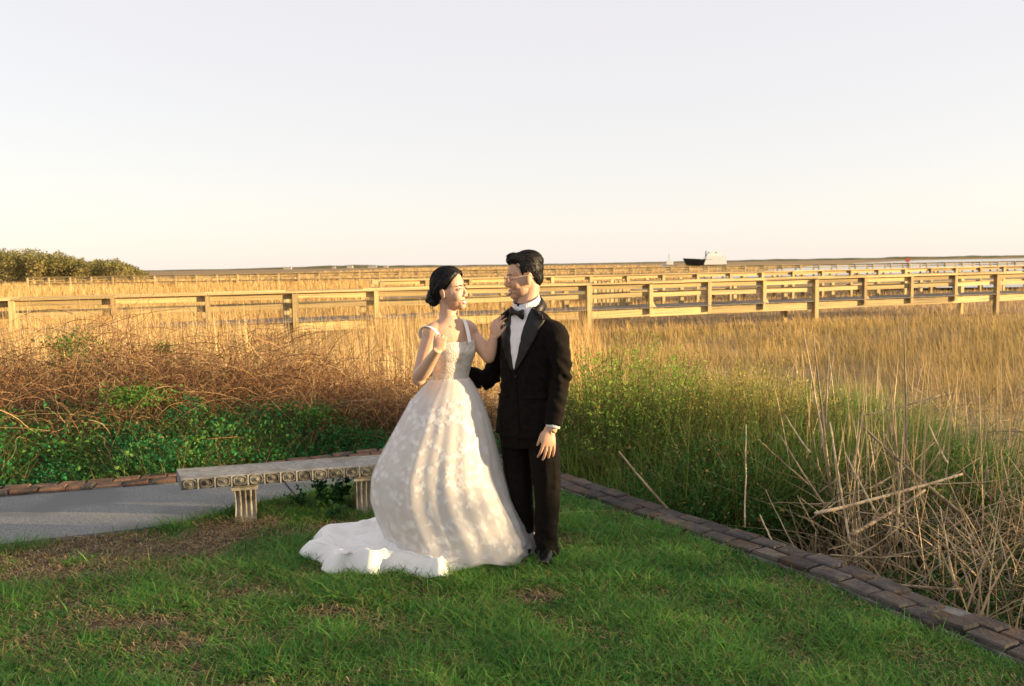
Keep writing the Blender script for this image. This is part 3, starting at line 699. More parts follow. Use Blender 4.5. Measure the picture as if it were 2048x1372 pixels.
# ------------------------------------------------------------------ shrub on the right
def shrub(label, cx, cy, rx, ry, ztop, n, ns, seed, tone):
    r = np.random.default_rng(seed); zb = -.5; root = empty('leafy_shrub', (cx, cy, zb)); tag(root, label, 'shrub', 'shrubs beyond the brick edge')
    K = 8; t = np.linspace(0, 1, K)
    a = r.uniform(0, 6.28, ns); q = np.sqrt(r.random(ns)); ex = cx + np.cos(a) * q * rx; ey = cy + np.sin(a) * q * ry
    ez = zb + (ztop - zb) * np.sqrt(np.clip(1 - .72 * q * q, .1, 1)) * r.uniform(.55, 1.05, ns)
    bx = cx + (ex - cx) * .55; by = cy + (ey - cy) * .55
    kx = outside(ex, ey, .05) & outside(bx, by, .05); ex, ey, ez, bx, by, q = ex[kx], ey[kx], ez[kx], bx[kx], by[kx], q[kx]; ns = len(ex)
    P = np.stack([bx[:, None] + (ex - bx)[:, None] * t ** 1.4, by[:, None] + (ey - by)[:, None] * t ** 1.4, zb + (ez - zb)[:, None] * (t * (1.15 - .15 * t))], -1)
    P[:, 1:-1] += r.normal(0, .022, (ns, K - 2, 3))
    V, F = tubes(P, r.uniform(.002, .0055, ns)[:, None] * (1 - .65 * t), 3)
    c = np.array([[.16, .10, .05], [.26, .19, .09], [.10, .075, .04]])[r.integers(0, 3, ns)] * r.uniform(.7, 1.2, (ns, 1))
    o = place(obj('stem', V, F, M_twig, col=np.repeat(c, K * 3, 0)), root); o['kind'] = 'stuff'
    i = r.integers(0, ns, n); tq = np.clip(1 - np.abs(r.normal(0, .33, n)), .08, 1); k0 = (tq * (K - 1)).astype(int).clip(0, K - 2); f = (tq * (K - 1) - k0)[:, None]
    pos = P[i, k0] * (1 - f) + P[i, k0 + 1] * f + r.normal(0, .022, (n, 3))
    V, F = leaves(pos, r.uniform(.018, .040, n), r, .42, .55)
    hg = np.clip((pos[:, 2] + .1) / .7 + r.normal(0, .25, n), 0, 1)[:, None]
    c = np.array([.035, .13, .022]) * (1 - hg) + np.array(tone) * hg; c = c * r.uniform(.6, 1.35, (n, 1))  # young top leaves yellower, with sunlit brightness painted in as well
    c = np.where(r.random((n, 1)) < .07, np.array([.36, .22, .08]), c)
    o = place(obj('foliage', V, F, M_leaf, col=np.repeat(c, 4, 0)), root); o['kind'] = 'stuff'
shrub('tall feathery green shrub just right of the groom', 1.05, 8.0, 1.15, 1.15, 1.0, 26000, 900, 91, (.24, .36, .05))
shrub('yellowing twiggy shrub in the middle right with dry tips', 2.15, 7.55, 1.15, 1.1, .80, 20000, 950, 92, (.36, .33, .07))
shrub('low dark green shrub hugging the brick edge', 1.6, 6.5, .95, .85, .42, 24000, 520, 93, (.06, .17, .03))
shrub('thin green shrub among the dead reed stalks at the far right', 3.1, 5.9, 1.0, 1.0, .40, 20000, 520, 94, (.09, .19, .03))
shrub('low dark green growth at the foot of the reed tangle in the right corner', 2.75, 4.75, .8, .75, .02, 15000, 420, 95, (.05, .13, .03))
# long loose green grass over the shrubs
N = 15000; x = rs.uniform(.25, 3.9, N); y = rs.uniform(6.0, 9.3, N); k = outside(x, y, .10) & (rs.random(N) < .2 + 1.1 * vnoise(x, y, .45, 110)); x, y = x[k], y[k]; N = len(x)
la = rs.normal(.2, 1.6, N); dS = strip_dist(x, y); hh = (.35 + .62 * np.clip(dS / 1.2, 0, 1)) * rs.uniform(.5, 1.08, N) * (1 - .25 * np.clip((x - 2.2) / 1.5, 0, 1))
mx_ = np.clip(vnoise(x, y, .6, 111) + rs.normal(0, .25, N), 0, 1)[:, None]; cg = np.array([.06, .19, .03]) * (1 - mx_) + np.array([.26, .30, .06]) * mx_
V, F, C = blades(np.stack([x, y, np.full(N, -.42)], 1), hh + .25, rs.uniform(.004, .009, N), rs.normal(.4, .9, N), np.stack([np.cos(la), np.sin(la)], 1) * rs.uniform(.1, .8, N)[:, None], rs.uniform(0, 1.1, N), cg * rs.uniform(.7, 1.25, (N, 1)), 4)
tag(obj('long_green_grass', V, F, M_leaf, col=C), 'long loose yellow-green grass right of the groom', 'grass', kind='stuff')
# fine dry grass through the shrub tops
N = 7000; x = rs.uniform(.3, 3.6, N); y = rs.uniform(6.9, 9.2, N); k = outside(x, y, .3); x, y = x[k], y[k]; N = len(x)
la = rs.normal(.4, 1.2, N); q = np.exp(-((x - 1.9) / .9) ** 2)
V, F, C = blades(np.stack([x, y, np.full(N, -.4)], 1), rs.uniform(.6, 1.12, N) * (.65 + .45 * q), rs.uniform(.003, .006, N), rs.uniform(-1, 1, N), np.stack([np.cos(la), np.sin(la)], 1) * .6, rs.uniform(0, .9, N), np.array([.36, .23, .09]) * rs.uniform(.6, 1.3, (N, 1)), 3)
tag(obj('dry_fine_grass', V, F, M_straw, col=C), 'fine dry grass standing through the shrubs', 'grass', kind='stuff')

# ------------------------------------------------------------------ dead reed stalks (right)
M_stalk = noise_mat('dead_reed_stalk', (.33, .245, .145), (.48, .38, .25), 30, .8, .2, c3=(.24, .18, .11), scale3=8, varobj=.35)
def stalk(a, b, r0, label, sag=0., leaf=False, kink=None, r1=None):
    a = Vector(a); b = Vector(b); K = 9; t = np.linspace(0, 1, K)
    P = np.array([tuple(a.lerp(b, q) + Vector((0, 0, -sag * 4 * q * (1 - q)))) for q in t])
    P[1:-1] += rng.normal(0, .0012, (K - 2, 3))
    rad = np.linspace(r0, r0 * .55 if r1 is None else r1, K)
    V, F = tubes(P[None], rad[None], 6)
    F = [tuple(f) for f in F] + [tuple(range(6))[::-1], tuple(range(6 * K - 6, 6 * K))]
    o = obj('reed_stalk', V - np.array(a), F, M_stalk, None, True); o.location = a
    return tag(o, label, 'reed stalk', 'dead reed stalks right of the brick edge')
mz = lambda x, y: float(marsh_z(np.array(x), np.array(y)))
tall_px = [  # (top px, base px, distance, radius, label)
    ((1606, 655), (1660, 960), 5.9, .0062, 'leftmost of the tall upright dead reed stalks, leaning left'),
    ((1626, 665), (1662, 985), 5.8, .0075, 'thick tall dead reed stalk second from the left of the upright group'),
    ((1658, 655), (1650, 870), 6.0, .0055, 'slim dark-tipped upright dead reed stalk third from the left'),
    ((1669, 690), (1640, 905), 6.1, .0050, 'slim upright dead reed stalk leaning right, fourth from the left'),
    ((1778, 745), (1800, 990), 5.6, .0070, 'upright pale dead reed stalk with a pointed top, right of the group'),
    ((1808, 640), (1815, 1040), 5.5, .0078, 'tallest orange-brown dead reed stalk near the right edge'),
    ((1730, 800), (1712, 910), 5.5, .0045, 'short upright broken reed stub between the tall stalks'),
    ((1806, 868), (1792, 1090), 5.0, .0060, 'upright dead reed stalk before the tallest orange-brown one'),
]
for (tp, bp_, Y, r0, lb) in tall_px:
    a = at(*bp_, Y); b = at(*tp, Y + .15); stalk(a, b, r0 * 1.7, lb, r1=r0 * .4)
lean_px = [
    ((1335, 1017), 5.75, (1238, 903), 6.2, .0075, 'single pale straw stalk leaning across the brick edge right of the groom'),
    ((1630, 1027), 5.0, (1925, 948), 5.3, .0085, 'long pale stalk lying almost level across the reed tangle'),
    ((1700, 1070), 4.85, (1850, 980), 5.2, .0090, 'pale stalk slanting up to the right below the long level one'),
    ((1925, 1030), 5.3, (1716, 845), 5.7, .0085, 'long grey stalk slanting down to the right edge'),
    ((1655, 1020), 5.3, (1560, 870), 5.7, .0055, 'thin grey stalk slanting left above the long level one'),
    ((1700, 1085), 5.0, (1660, 845), 5.6, .0060, 'pale stalk leaning left between the tall ones and the brick edge'),
    ((1490, 1055), 5.6, (1492, 850), 6.1, .0045, 'thin upright stalk alone in the dark shrub'),
    ((1460, 950), 6.3, (1414, 868), 6.6, .0042, 'thin rusty stalk leaning left in the dark shrub'),
    ((1620, 905), 5.9, (1570, 830), 6.3, .0055, 'grey stalk leaning left at the top of the shrub'),
    ((1925, 1180), 4.5, (1640, 1150), 4.9, .0070, 'pale stalk lying level just above the brick edge'),
    ((1560, 1110), 5.1, (1520, 1030), 5.4, .0055, 'short pale stalk leaning against the brick edge'),
    ((1755, 1030), 5.0, (1690, 905), 5.5, .0060, 'stalk slanting down right through the middle of the tangle'),
    ((1880, 790), 6.3, (1730, 830), 6.2, .0055, 'pale stalk lying level high in the dark tangle'),
    ((1895, 925), 5.4, (1858, 850), 5.8, .0050, 'short grey stalk leaning right near the right edge'),
]
for (pa, ya, pb, yb, r0, lb) in lean_px:
    stalk(at(*pa, ya), at(*pb, yb), r0 * 1.25, lb, sag=.01, r1=r0 * .9)
r = random.Random(4)
for k in range(75):
    px = r.uniform(1600, 2020); py = r.uniform(940, 1150) + max(0, px - 1750) * .18; Y = 6.0 - (py - 900) / 240 * 1.25 + r.uniform(-.1, .35)
    a = at(px, py, Y)
    if not bool(outside(np.array([a.x]), np.array([a.y]), .06)[0]): continue
    az = r.uniform(0, 6.28); el = abs(r.gauss(.35, .55)); ln = r.uniform(.18, .75)
    b = a + Vector((math.cos(az) * math.cos(el), math.sin(az) * math.cos(el), math.sin(el))) * ln
    if not bool(outside(np.array([b.x]), np.array([b.y]), .04)[0]): continue
    stalk(a, b, r.uniform(.0035, .0085), 'broken dead reed stalk in the criss-cross tangle at the right', sag=r.uniform(0, .03), r1=.002)
# dry ribbon leaves of the dead reeds
rr = np.random.default_rng(37); n = 2600; x = rr.uniform(1.7, 4.6, n); y = rr.uniform(3.9, 7.2, n); k = outside(x, y, .12) & (x > 2.0 - (y - 5) * .25); x, y = x[k], y[k]; n = len(x)
la = rr.normal(.5, 1.5, n); hh = rr.uniform(.35, 1.0, n) * (.55 + .75 * vnoise(x, y, .5, 38))
cc = np.array([[.42, .32, .18], [.34, .25, .14], [.50, .40, .25], [.27, .21, .13]])[rr.integers(0, 4, n)] * rr.uniform(.65, 1.15, (n, 1))
V, F, C = blades(np.stack([x, y, marsh_z(x, y)], 1), hh, rr.uniform(.007, .018, n), rr.normal(.5, .9, n), np.stack([np.cos(la), np.sin(la)], 1) * rr.uniform(.2, 1.5, n)[:, None], rr.uniform(0, 1.2, n), cc, 4)
kk = np.repeat(outside(x + np.cos(la) * hh * .8, y + np.sin(la) * hh * .8, .0), 7); F = F[kk]
tag(obj('dry_reed_leaves', V, F, M_straw, col=C), 'dry tan reed leaves leaning every way at the right edge', 'reeds', kind='stuff')
# tall upright straw reeds still standing among them
n = 620; x = rr.uniform(2.05, 5.2, n); y = rr.uniform(4.7, 8.6, n); k = outside(x, y, .25) & (rr.random(n) < .15 + 1.2 * vnoise(x, y, .6, 39) ** 1.5); x, y = x[k], y[k]; n = len(x); la = rr.uniform(0, 6.28, n)
V, F, C = blades(np.stack([x, y, marsh_z(x, y)], 1), rr.uniform(.7, 1.55, n), rr.uniform(.008, .016, n), rr.normal(.7, .5, n), np.stack([np.cos(la), np.sin(la)], 1) * rr.uniform(.02, .35, n)[:, None], rr.uniform(0, .5, n), np.array([[.50, .38, .21], [.42, .30, .16], [.56, .45, .28]])[rr.integers(0, 3, n)] * rr.uniform(.65, 1.1, (n, 1)), 5)
tag(obj('standing_reeds', V, F, M_straw, col=C), 'straw reeds still standing upright at the right edge', 'reeds', kind='stuff')
# finer broken stalks and grey fallen reeds behind, too many to count
rr = np.random.default_rng(33); parts = []
for (n, x0, x1, y0, y1, z0, z1, ln, elm) in ((520, 1.9, 4.2, 4.3, 6.6, -.45, .12, .55, .6), (1100, 2.5, 6.5, 6.4, 9.5, -.5, .25, .8, .35)):
    x = rr.uniform(x0, x1, n); y = rr.uniform(y0, y1, n); k = outside(x, y, .10); x, y = x[k], y[k]; n = len(x); K = 5; t = np.linspace(0, 1, K)
    az = rr.uniform(0, 6.28, n); el = np.abs(rr.normal(elm, .5, n)); l = ln * rr.uniform(.3, 1.2, n); zb = rr.uniform(z0, z1, n)
    P = np.stack([x[:, None] + (np.cos(az) * np.cos(el) * l)[:, None] * t, y[:, None] + (np.sin(az) * np.cos(el) * l)[:, None] * t, zb[:, None] + (np.sin(el) * l)[:, None] * t - (.25 * l)[:, None] * t * t], -1)
    kk = outside(P[:, -1, 0], P[:, -1, 1], .05); P = P[kk]; n = len(P)
    V, F = tubes(P, rr.uniform(.0018, .0045, n)[:, None] * (1 - .4 * t), 3)
    c = np.array([[.36, .27, .17], [.27, .23, .19], [.44, .34, .21]])[rr.integers(0, 3, n)] * rr.uniform(.6, 1.15, (n, 1)); parts.append((V, F, np.repeat(c, K * 3, 0)))
V, F, C = merge(parts); tag(obj('fallen_reeds', V, F, M_twig, col=C), 'fallen grey and tan reeds matted at the right edge', 'reeds', kind='stuff')
# pale bent reeds in front of the brambles on the left
rr = np.random.default_rng(35); n = 900; x = rr.uniform(-5.6, .2, n); y = rr.uniform(8.3, 11.0, n); K = 6; t = np.linspace(0, 1, K)
k = outside(x, y, .8); x, y = x[k], y[k]; n = len(x)
az = rr.uniform(0, 6.28, n); el = np.abs(rr.normal(1.0, .45, n)); l = rr.uniform(.3, 1.0, n)
P = np.stack([x[:, None] + (np.cos(az) * np.cos(el) * l)[:, None] * t, y[:, None] + (np.sin(az) * np.cos(el) * l)[:, None] * t, -.3 + (np.sin(el) * l)[:, None] * t - (.2 * l)[:, None] * t ** 2], -1)
V, F = tubes(P, rr.uniform(.003, .007, n)[:, None] * (1 - .5 * t), 4); c = np.array([.46, .34, .20]) * rr.uniform(.6, 1.15, (n, 1))
tag(obj('bent_reeds', V, F, M_twig, col=np.repeat(c, K * 4, 0)), 'pale bent dead reeds sticking out of the brambles', 'reeds', kind='stuff')

# ------------------------------------------------------------------ far things
def blob_leaves(parts, c, rad, n, size, col, r):
    v = r.normal(size=(n, 3)); v /= np.linalg.norm(v, axis=1, keepdims=True); v *= (r.random(n) ** .35)[:, None]
    pos = np.array(c) + v * np.array(rad); V, F = leaves(pos, size * r.uniform(.6, 1.4, n), r, .8, .3)
    parts.append((V, F, np.repeat(np.array(col) * r.uniform(.6, 1.35, (n, 1)), 4, 0)))
r = np.random.default_rng(55); parts = []
for px in np.arange(-60, 285, 7):
    Yd = 185 + r.uniform(-12, 12); edge_y = np.interp(px, [-60, 60, 126, 150, 175, 235, 262, 290], [496, 500, 506, 515, 521, 519, 530, 541])
    p = at(px, edge_y + r.uniform(-1, 4), Yd); hz = p.z + 1
    blob_leaves(parts, (p.x, p.y, p.z - max(.5, hz * .32)), (1.5 * r.uniform(.6, 1.1), 2, max(.5, hz * .36 * r.uniform(.7, 1.1))), 420, .36, (.19, .175, .06), r)
    if hz > 2: blob_leaves(parts, (p.x, p.y - 2, p.z - hz * .6), (1.9, 2, hz * .4), 380, .36, (.26, .21, .075), r)
V, F, C = merge(parts); tag(obj('far_wood', V, F, M_leaf, col=C), 'olive green wood on the far left beyond the marsh', 'wood', kind='stuff')
M_white = plain('white_paint', (.78, .77, .74), .5); M_roof = plain('grey_roof', (.25, .23, .21), .8); M_hull = plain('dark_hull', (.012, .014, .018), .35)
def house(px, wd, ht, label, mt=None):
    mt = M_pale
    Y = 2240; p = at(px, 533 - (px - 600) * .016, Y); root = empty('far_house', (p.x, Y, -1)); tag(root, label, 'house', 'houses on the far shore')
    o = MB().box((-wd / 2, -4, 0), (wd / 2, 4, ht)).build('wall', mt, root)
    m = MB().add([(-wd/2-.5, -4.5, ht+.02), (wd/2+.5, -4.5, ht+.02), (wd/2+.5, 4.5, ht+.02), (-wd/2-.5, 4.5, ht+.02), (-wd/2+1, 0, ht + 2), (wd/2-1, 0, ht + 2)], [(0,1,5,4),(1,2,5),(2,3,4,5),(3,0,4),(0,3,2,1)]); m.build('roof', M_roof, root)
M_pale = plain('sunlit_siding', (.50, .44, .36), .8)
house(575, 20, 3.6, 'low white house far across the marsh, leftmost of the row'); house(700, 14, 5.5, 'tall white house far across the marsh beside dark trees'); house(745, 22, 4, 'wide white house far across the marsh')
house(668, 9, 3.5, 'small white house far across the marsh between the larger ones'); house(772, 11, 3.6, 'rightmost white house far across the marsh')
# motor yacht beyond the boardwalks
def yacht():
    Y = 420; p = at(1412, 527, Y); s = 80 / FPX * Y / 20.0
    root = empty('motor_yacht', (p.x, Y, WZ)); tag(root, 'motor yacht with dark hull and white upper decks beyond the docks', 'boat')
    L = 20 * s; V = []; F = []; st = np.linspace(0, 1, 12)
    zb = -.3
    for t in st:
        x = -L / 2 + L * t; bm = 2.6 * s * (1 - (1 - min(1, t * 2.6)) ** 2) * (1 - .12 * max(0, t - .6)); sh = (4.3 - 1.5 * t) * s; rk = -1.6 * s * (1 - t) ** 3
        V += [(x + rk * 0 + 1.2 * s * (1 - t) ** 4, 0, zb), (x, -bm * .8, .9), (x + rk, -bm - .05, sh), (x + rk, bm + .05, sh), (x, bm * .8, .9)]
    for k in range(11):
        for j in range(5): F.append((5*k+j, 5*k+5+j, 5*k+5+(j+1)%5, 5*k+(j+1)%5))
    F += [(0, 1, 2, 3, 4), tuple(range(55, 60))[::-1]]
    obj('hull', V, F, M_hull, root)
    def tier(name, x0, x1, z0, z1, rake, w, mat):
        MB().add([(x0, -w, z0), (x1, -w, z0), (x1, w, z0), (x0, w, z0), (x0 + rake, -w * .92, z1), (x1 - rake * .3, -w * .92, z1), (x1 - rake * .3, w * .92, z1), (x0 + rake, w * .92, z1)],
                 [(0,3,2,1),(4,5,6,7),(0,1,5,4),(1,2,6,5),(2,3,7,6),(3,0,4,7)]).build(name, mat, root)
    z = 3.3 * s
    tier('cabin', -L * .08, L * .49, z - 2.4 * s, z + 1.9 * s, 1.5 * s, 2.75 * s, M_white); tier('window_band', -L * .045, L * .34, z + .3 * s, z + .8 * s, .5 * s, 2.62 * s, plain('tinted_glass', (.03, .03, .04), .15))
    tier('flybridge', L * .0, L * .36, z + 1.91 * s, z + 3.2 * s, .7 * s, 2.0 * s, M_white); tier('hardtop', L * .0, L * .34, z + 3.9 * s, z + 4.2 * s, .3, 1.8 * s, M_white)
    tier('mast', L * -.02, L * .005, z + 1.7 * s, z + 4.6 * s, .1, .2 * s, M_roof)
    for sx in (.06, .25): tier('support', L * sx, L * sx + .25, z + 3.15 * s, z + 3.92 * s, 0, 1.5 * s, M_white)
yacht()
def small_boat():
    Y = 430; p = at(1338, 528, Y); root = empty('moored_boat', (p.x, Y, WZ)); tag(root, 'small pale moored boat left of the motor yacht', 'boat')
    V = []; F = []
    for t in np.linspace(0, 1, 8):
        x = -4 + 8 * t; b = 1.3 * math.sin(min(1, t * 1.6) * math.pi / 2); V += [(x, 0, -.2), (x, -b, 1.4 - .3 * t), (x, b, 1.4 - .3 * t)]
    for k in range(7):
        for j in range(3): F.append((3*k+j, 3*k+3+j, 3*k+3+(j+1)%3, 3*k+(j+1)%3))
    obj('hull', V, F, M_white, root); MB().box((-1.2, -.9, 1.2), (2, .9, 3.2)).build('cabin', M_white, root); MB().box((-.1, -.07, 3.1), (.1, .07, 6.5)).build('mast', M_roof, root)
small_boat()
p = at(1815, 520, 260); root = empty('channel_marker', (p.x, 260, WZ)); tag(root, 'red channel marker on a post near the horizon at right', 'marker')
MB().box((-.15, -.15, -.4), (.15, .15, p.z - WZ - .5)).build('post', M_wood, root)
MB().add([(-.6, -.2, p.z - WZ - .5), (.6, -.2, p.z - WZ - .5), (.6, .05, p.z - WZ - .5), (-.6, .05, p.z - WZ - .5), (-.6, -.2, p.z - WZ + .6), (.6, -.2, p.z - WZ + .6), (.6, .05, p.z - WZ + .6), (-.6, .05, p.z - WZ + .6)], [(0,3,2,1),(4,5,6,7),(0,1,5,4),(1,2,6,5),(2,3,7,6),(3,0,4,7)]).build('board', plain('red_paint', (.45, .08, .05), .7), root)

# ------------------------------------------------------------------ added hedge out of view, shaped to shade and dapple the lawn
sun_h = Vector((TO_SUN.x, TO_SUN.y, 0)).normalized(); crossv = Vector((-sun_h.y, sun_h.x, 0))
hc = Vector((-.2, 4.9, 0)) + sun_h * 15.0
r = np.random.default_rng(77)
def hedge():
    root = empty('unseen_shade_hedge', tuple(hc)); tag(root, 'unseen belt of shrubs right of the camera, added to shade the lawn', 'hedge')
    n = 27000; s = r.uniform(-14, 3.6, n); q = r.normal(0, .45, n)
    top = HEDGE_TOP + .28 * (vnoise(s, s * 0, 1.1, 90) - .5) + .22 * (vnoise(s, s * 0, .35, 91) - .5)
    top = top - .5 * np.clip((s - 1.2) / 2.4, 0, 1)
    z = -.9 + (top + .9) * r.random(n) ** .75
    k = vnoise(s, z, .45, 92) < .88; s, q, z = s[k], q[k], z[k]; n = len(s)
    pos = np.stack([hc.x + crossv.x * s + sun_h.x * q, hc.y + crossv.y * s + sun_h.y * q, z], 1)
    V, F = leaves(pos, r.uniform(.06, .13, n), r, .6, .3); c = np.array([.03, .08, .02]) * r.uniform(.6, 1.4, (n, 1))
    o = place(obj('foliage', V, F, M_leaf, col=np.repeat(c, 4, 0)), root); o['kind'] = 'stuff'
    n = 90; s = np.linspace(-13.8, 3.4, n) + r.normal(0, .08, n); K = 5; t = np.linspace(0, 1, K)
    P = np.stack([hc.x + crossv.x * s[:, None] + r.normal(0, .05, (n, K)), hc.y + crossv.y * s[:, None] + r.normal(0, .05, (n, K)), np.tile(t * (HEDGE_TOP + .9) * .7, (n, 1)) - 1.0], -1)
    V, F = tubes(P, np.full((n, K), .03) * (1 - .6 * t), 5); place(obj('stem', V, F, M_twig, col=np.tile([.1, .07, .04], (len(V), 1))), root)['kind'] = 'stuff'
HEDGE_TOP = 2.5
hedge()
# ================================================================== people
def ellipsoid(c, r, rot=None, nu=20, nv=12):
    V = [(0, 0, -1)]
    for j in range(1, nv):
        ph = -math.pi / 2 + math.pi * j / nv
        for i in range(nu):
            th = 2 * math.pi * i / nu; V.append((math.cos(ph) * math.cos(th), math.cos(ph) * math.sin(th), math.sin(ph)))
    V.append((0, 0, 1)); F = []
    for i in range(nu):
        F.append((0, 1 + (i + 1) % nu, 1 + i)); b = 1 + (nv - 2) * nu; F.append((len(V) - 1, b + i, b + (i + 1) % nu))
    for j in range(nv - 2):
        for i in range(nu):
            a = 1 + j * nu; F.append((a + i, a + (i + 1) % nu, a + nu + (i + 1) % nu, a + nu + i))
    V = np.array(V) * np.array(r)
    if rot is not None: V = V @ np.array(rot.to_3x3()).T
    return V + np.array(c), F
def tube_path(pts, rad, ref=None, n=16, k=None, smooth=True):
    """closed loft; rad: list of r or (a,b) with a along ref"""
    P = np.array([tuple(p) for p in pts], float); R = np.array([(r, r) if not hasattr(r, '__len__') else r for r in rad], float)
    if smooth and len(P) > 2:
        kk = k or (len(P) - 1) * 5 + 1; PR = catmull(np.hstack([P, R]), kk); P = PR[:, :3]; R = PR[:, 3:]
    T = np.gradient(P, axis=0); T /= np.linalg.norm(T, axis=1)[:, None] + 1e-12
    ref = np.array(ref if ref is not None else ((1, 0, 0) if abs(T[0][0]) < .8 else (0, 1, 0)), float); V = []
    for p, t, r in zip(P, T, R):
        a = ref - t * (ref @ t); a /= np.linalg.norm(a) + 1e-12; b = np.cross(t, a)
        for i in range(n):
            th = 2 * math.pi * i / n; V.append(p + a * math.cos(th) * r[0] + b * math.sin(th) * r[1])
    m = len(P); F = [(j*n+i, j*n+(i+1)%n, (j+1)*n+(i+1)%n, (j+1)*n+i) for j in range(m-1) for i in range(n)]
    F += [tuple(range(n))[::-1], tuple(range((m-1)*n, m*n))]
    return np.array(V), F
def sections(secs, l, f, n=28, k=None, e=1.0):
    """loft of level rings: (centre, a along l, b along f)"""
    A = np.array([tuple(c) + (a, b) for c, a, b in secs]); A = catmull(A, k or (len(secs) - 1) * 6 + 1); V = []
    for row in A:
        for i in range(n):
            th = 2 * math.pi * i / n; c, s = math.cos(th), math.sin(th); c = math.copysign(abs(c) ** e, c); s = math.copysign(abs(s) ** e, s)
            V.append(row[:3] + np.array(l) * c * row[3] + np.array(f) * s * row[4])
    m = len(A); F = [(j*n+i, j*n+(i+1)%n, (j+1)*n+(i+1)%n, (j+1)*n+i) for j in range(m-1) for i in range(n)]
    F += [tuple(range(n))[::-1], tuple(range((m-1)*n, m*n))]
    return np.array(V), F
def union(name, parts, voxel, it=4, fac=.5):
    m = MB()
    for V, F in parts: m.add(V, F)
    me = make_mesh(name + '_src', np.array(m.v), m.f); o = bpy.data.objects.new(name + '_src', me); COL.objects.link(o)
    md = o.modifiers.new('r', 'REMESH'); md.mode = 'VOXEL'; md.voxel_size = voxel; md.use_smooth_shade = True
    if it: ms = o.modifiers.new('s', 'SMOOTH'); ms.iterations = it; ms.factor = fac
    dg = bpy.context.evaluated_depsgraph_get(); out = bpy.data.meshes.new_from_object(o.evaluated_get(dg)); out.name = name
    bpy.data.objects.remove(o); bpy.data.meshes.remove(me); out.materials.clear()
    out.polygons.foreach_set('use_smooth', np.ones(len(out.polygons), bool))
    return out
def verts_of(me):
    a = np.empty(len(me.vertices) * 3, np.float32); me.vertices.foreach_get('co', a); return a.reshape(-1, 3)
def cut(me, keepmask):
    import bmesh
    bm = bmesh.new(); bm.from_mesh(me); bm.verts.ensure_lookup_table()
    bmesh.ops.delete(bm, geom=[v for v, k in zip(bm.verts, keepmask) if not k], context='VERTS'); bm.to_mesh(me); bm.free(); me.update(); return me
def frame(fwd, pitch=0, roll=0):
    """columns: forward, left, up"""
    f = Vector(fwd).normalized(); f = Vector((f.x, f.y, 0)).normalized(); l = Vector((-f.y, f.x, 0)); u = Vector((0, 0, 1))
    q = Quaternion(l, -pitch); f = q @ f; u = q @ u
    q = Quaternion(f, roll); l = q @ l; u = q @ u
    return Matrix(((f.x, l.x, u.x), (f.y, l.y, u.y), (f.z, l.z, u.z)))
def xf(part, R, o, s=1.0):
    V, F = part; return (np.asarray(V) * s) @ np.array(R).T + np.array(o), F
def hand(w, d, nrm_, size, curls, tsign, thumb=(.55, .5), spread=.06):
    X = Vector(d).normalized(); Z = Vector(nrm_); Z = (Z - X * Z.dot(X)).normalized(); Yv = Z.cross(X) * tsign; w = Vector(w); s = size
    L = lambda x, y, z: w + (X * x + Yv * y + Z * z) * s
    parts = [tube_path([L(-.012, 0, 0), L(.02, .002, 0), L(.055, .002, .002), L(.088, .0, 0)], [(.027*s, .021*s), (.034*s, .017*s), (.041*s, .015*s), (.039*s, .011*s)], ref=Yv, n=16)]
    lens = ((.040, .026, .022), (.045, .029, .023), (.042, .027, .022), (.033, .020, .019))
    for k in range(4):
        y = .030 - k * .0205; p = L(.084 - .004 * abs(k - 1), y, .001); ang = 0; pts = [L(.066, y * .93, .001), p]; sp = (1.4 - k) * spread
        for q, (ln, c) in enumerate(zip(lens[k], curls[k] if hasattr(curls[0], '__len__') else curls)):
            ang += c; p = p + (X * math.cos(ang) * math.cos(sp) - Z * math.sin(ang) + Yv * math.sin(sp) * math.cos(ang)) * ln * s; pts.append(p)
        parts.append(tube_path(pts, [.0095*s, .0097*s, .0088*s, .0080*s, .0066*s], n=10, k=17)); parts.append(ellipsoid(pts[-1], (.0066*s,)*3, nu=10, nv=8))
    a, b = thumb; pts = [L(.012, .020, -.002)]; p = L(.030, .036, -.006); pts.append(p)
    for ln, aa, bb in ((.036, a, b * .5), (.028, a * .6, b)):
        p = p + (X * math.cos(aa) * math.cos(bb) + Yv * math.sin(aa) * math.cos(bb) - Z * math.sin(bb)) * ln * s; pts.append(p)
    parts.append(tube_path(pts, [.014*s, .0125*s, .0105*s, .0078*s], n=10, k=13)); parts.append(ellipsoid(pts[-1], (.0078*s,)*3, nu=10, nv=8))
    return parts
def strands(me, N, dirf, length, o, R, s, lift):
    V = verts_of(me); tree = BVHTree.FromPolygons([Vector(v) for v in V], [tuple(p.vertices) for p in me.polygons]); r = random.Random(3); K = 5
    polys = me.polygons; P = np.zeros((N, K, 3)); Rm = np.array(R)
    for i in range(N):
        p = Vector(V[polys[r.randrange(len(polys))].vertices[0]]); ln = length * r.uniform(.5, 1.2); jit = Vector((r.gauss(0, .25), r.gauss(0, .25), r.gauss(0, .25)))
        for k in range(K):
            q = Vector(((np.array(p) - np.array(o)) @ Rm) / s); hit = tree.find_nearest(p); n = hit[1]; pos = hit[0] + n * (lift * r.uniform(.0, .3) + lift * (k / (K - 1)) * r.uniform(.2, 1.0)); P[i, k] = pos
            d = dirf(p, q).normalized() + jit; d = d - n * d.dot(n); p = hit[0] + d.normalized() * ln / K
    return tubes(P, np.full((N, K), .0011) * np.linspace(1, .35, K), 3)
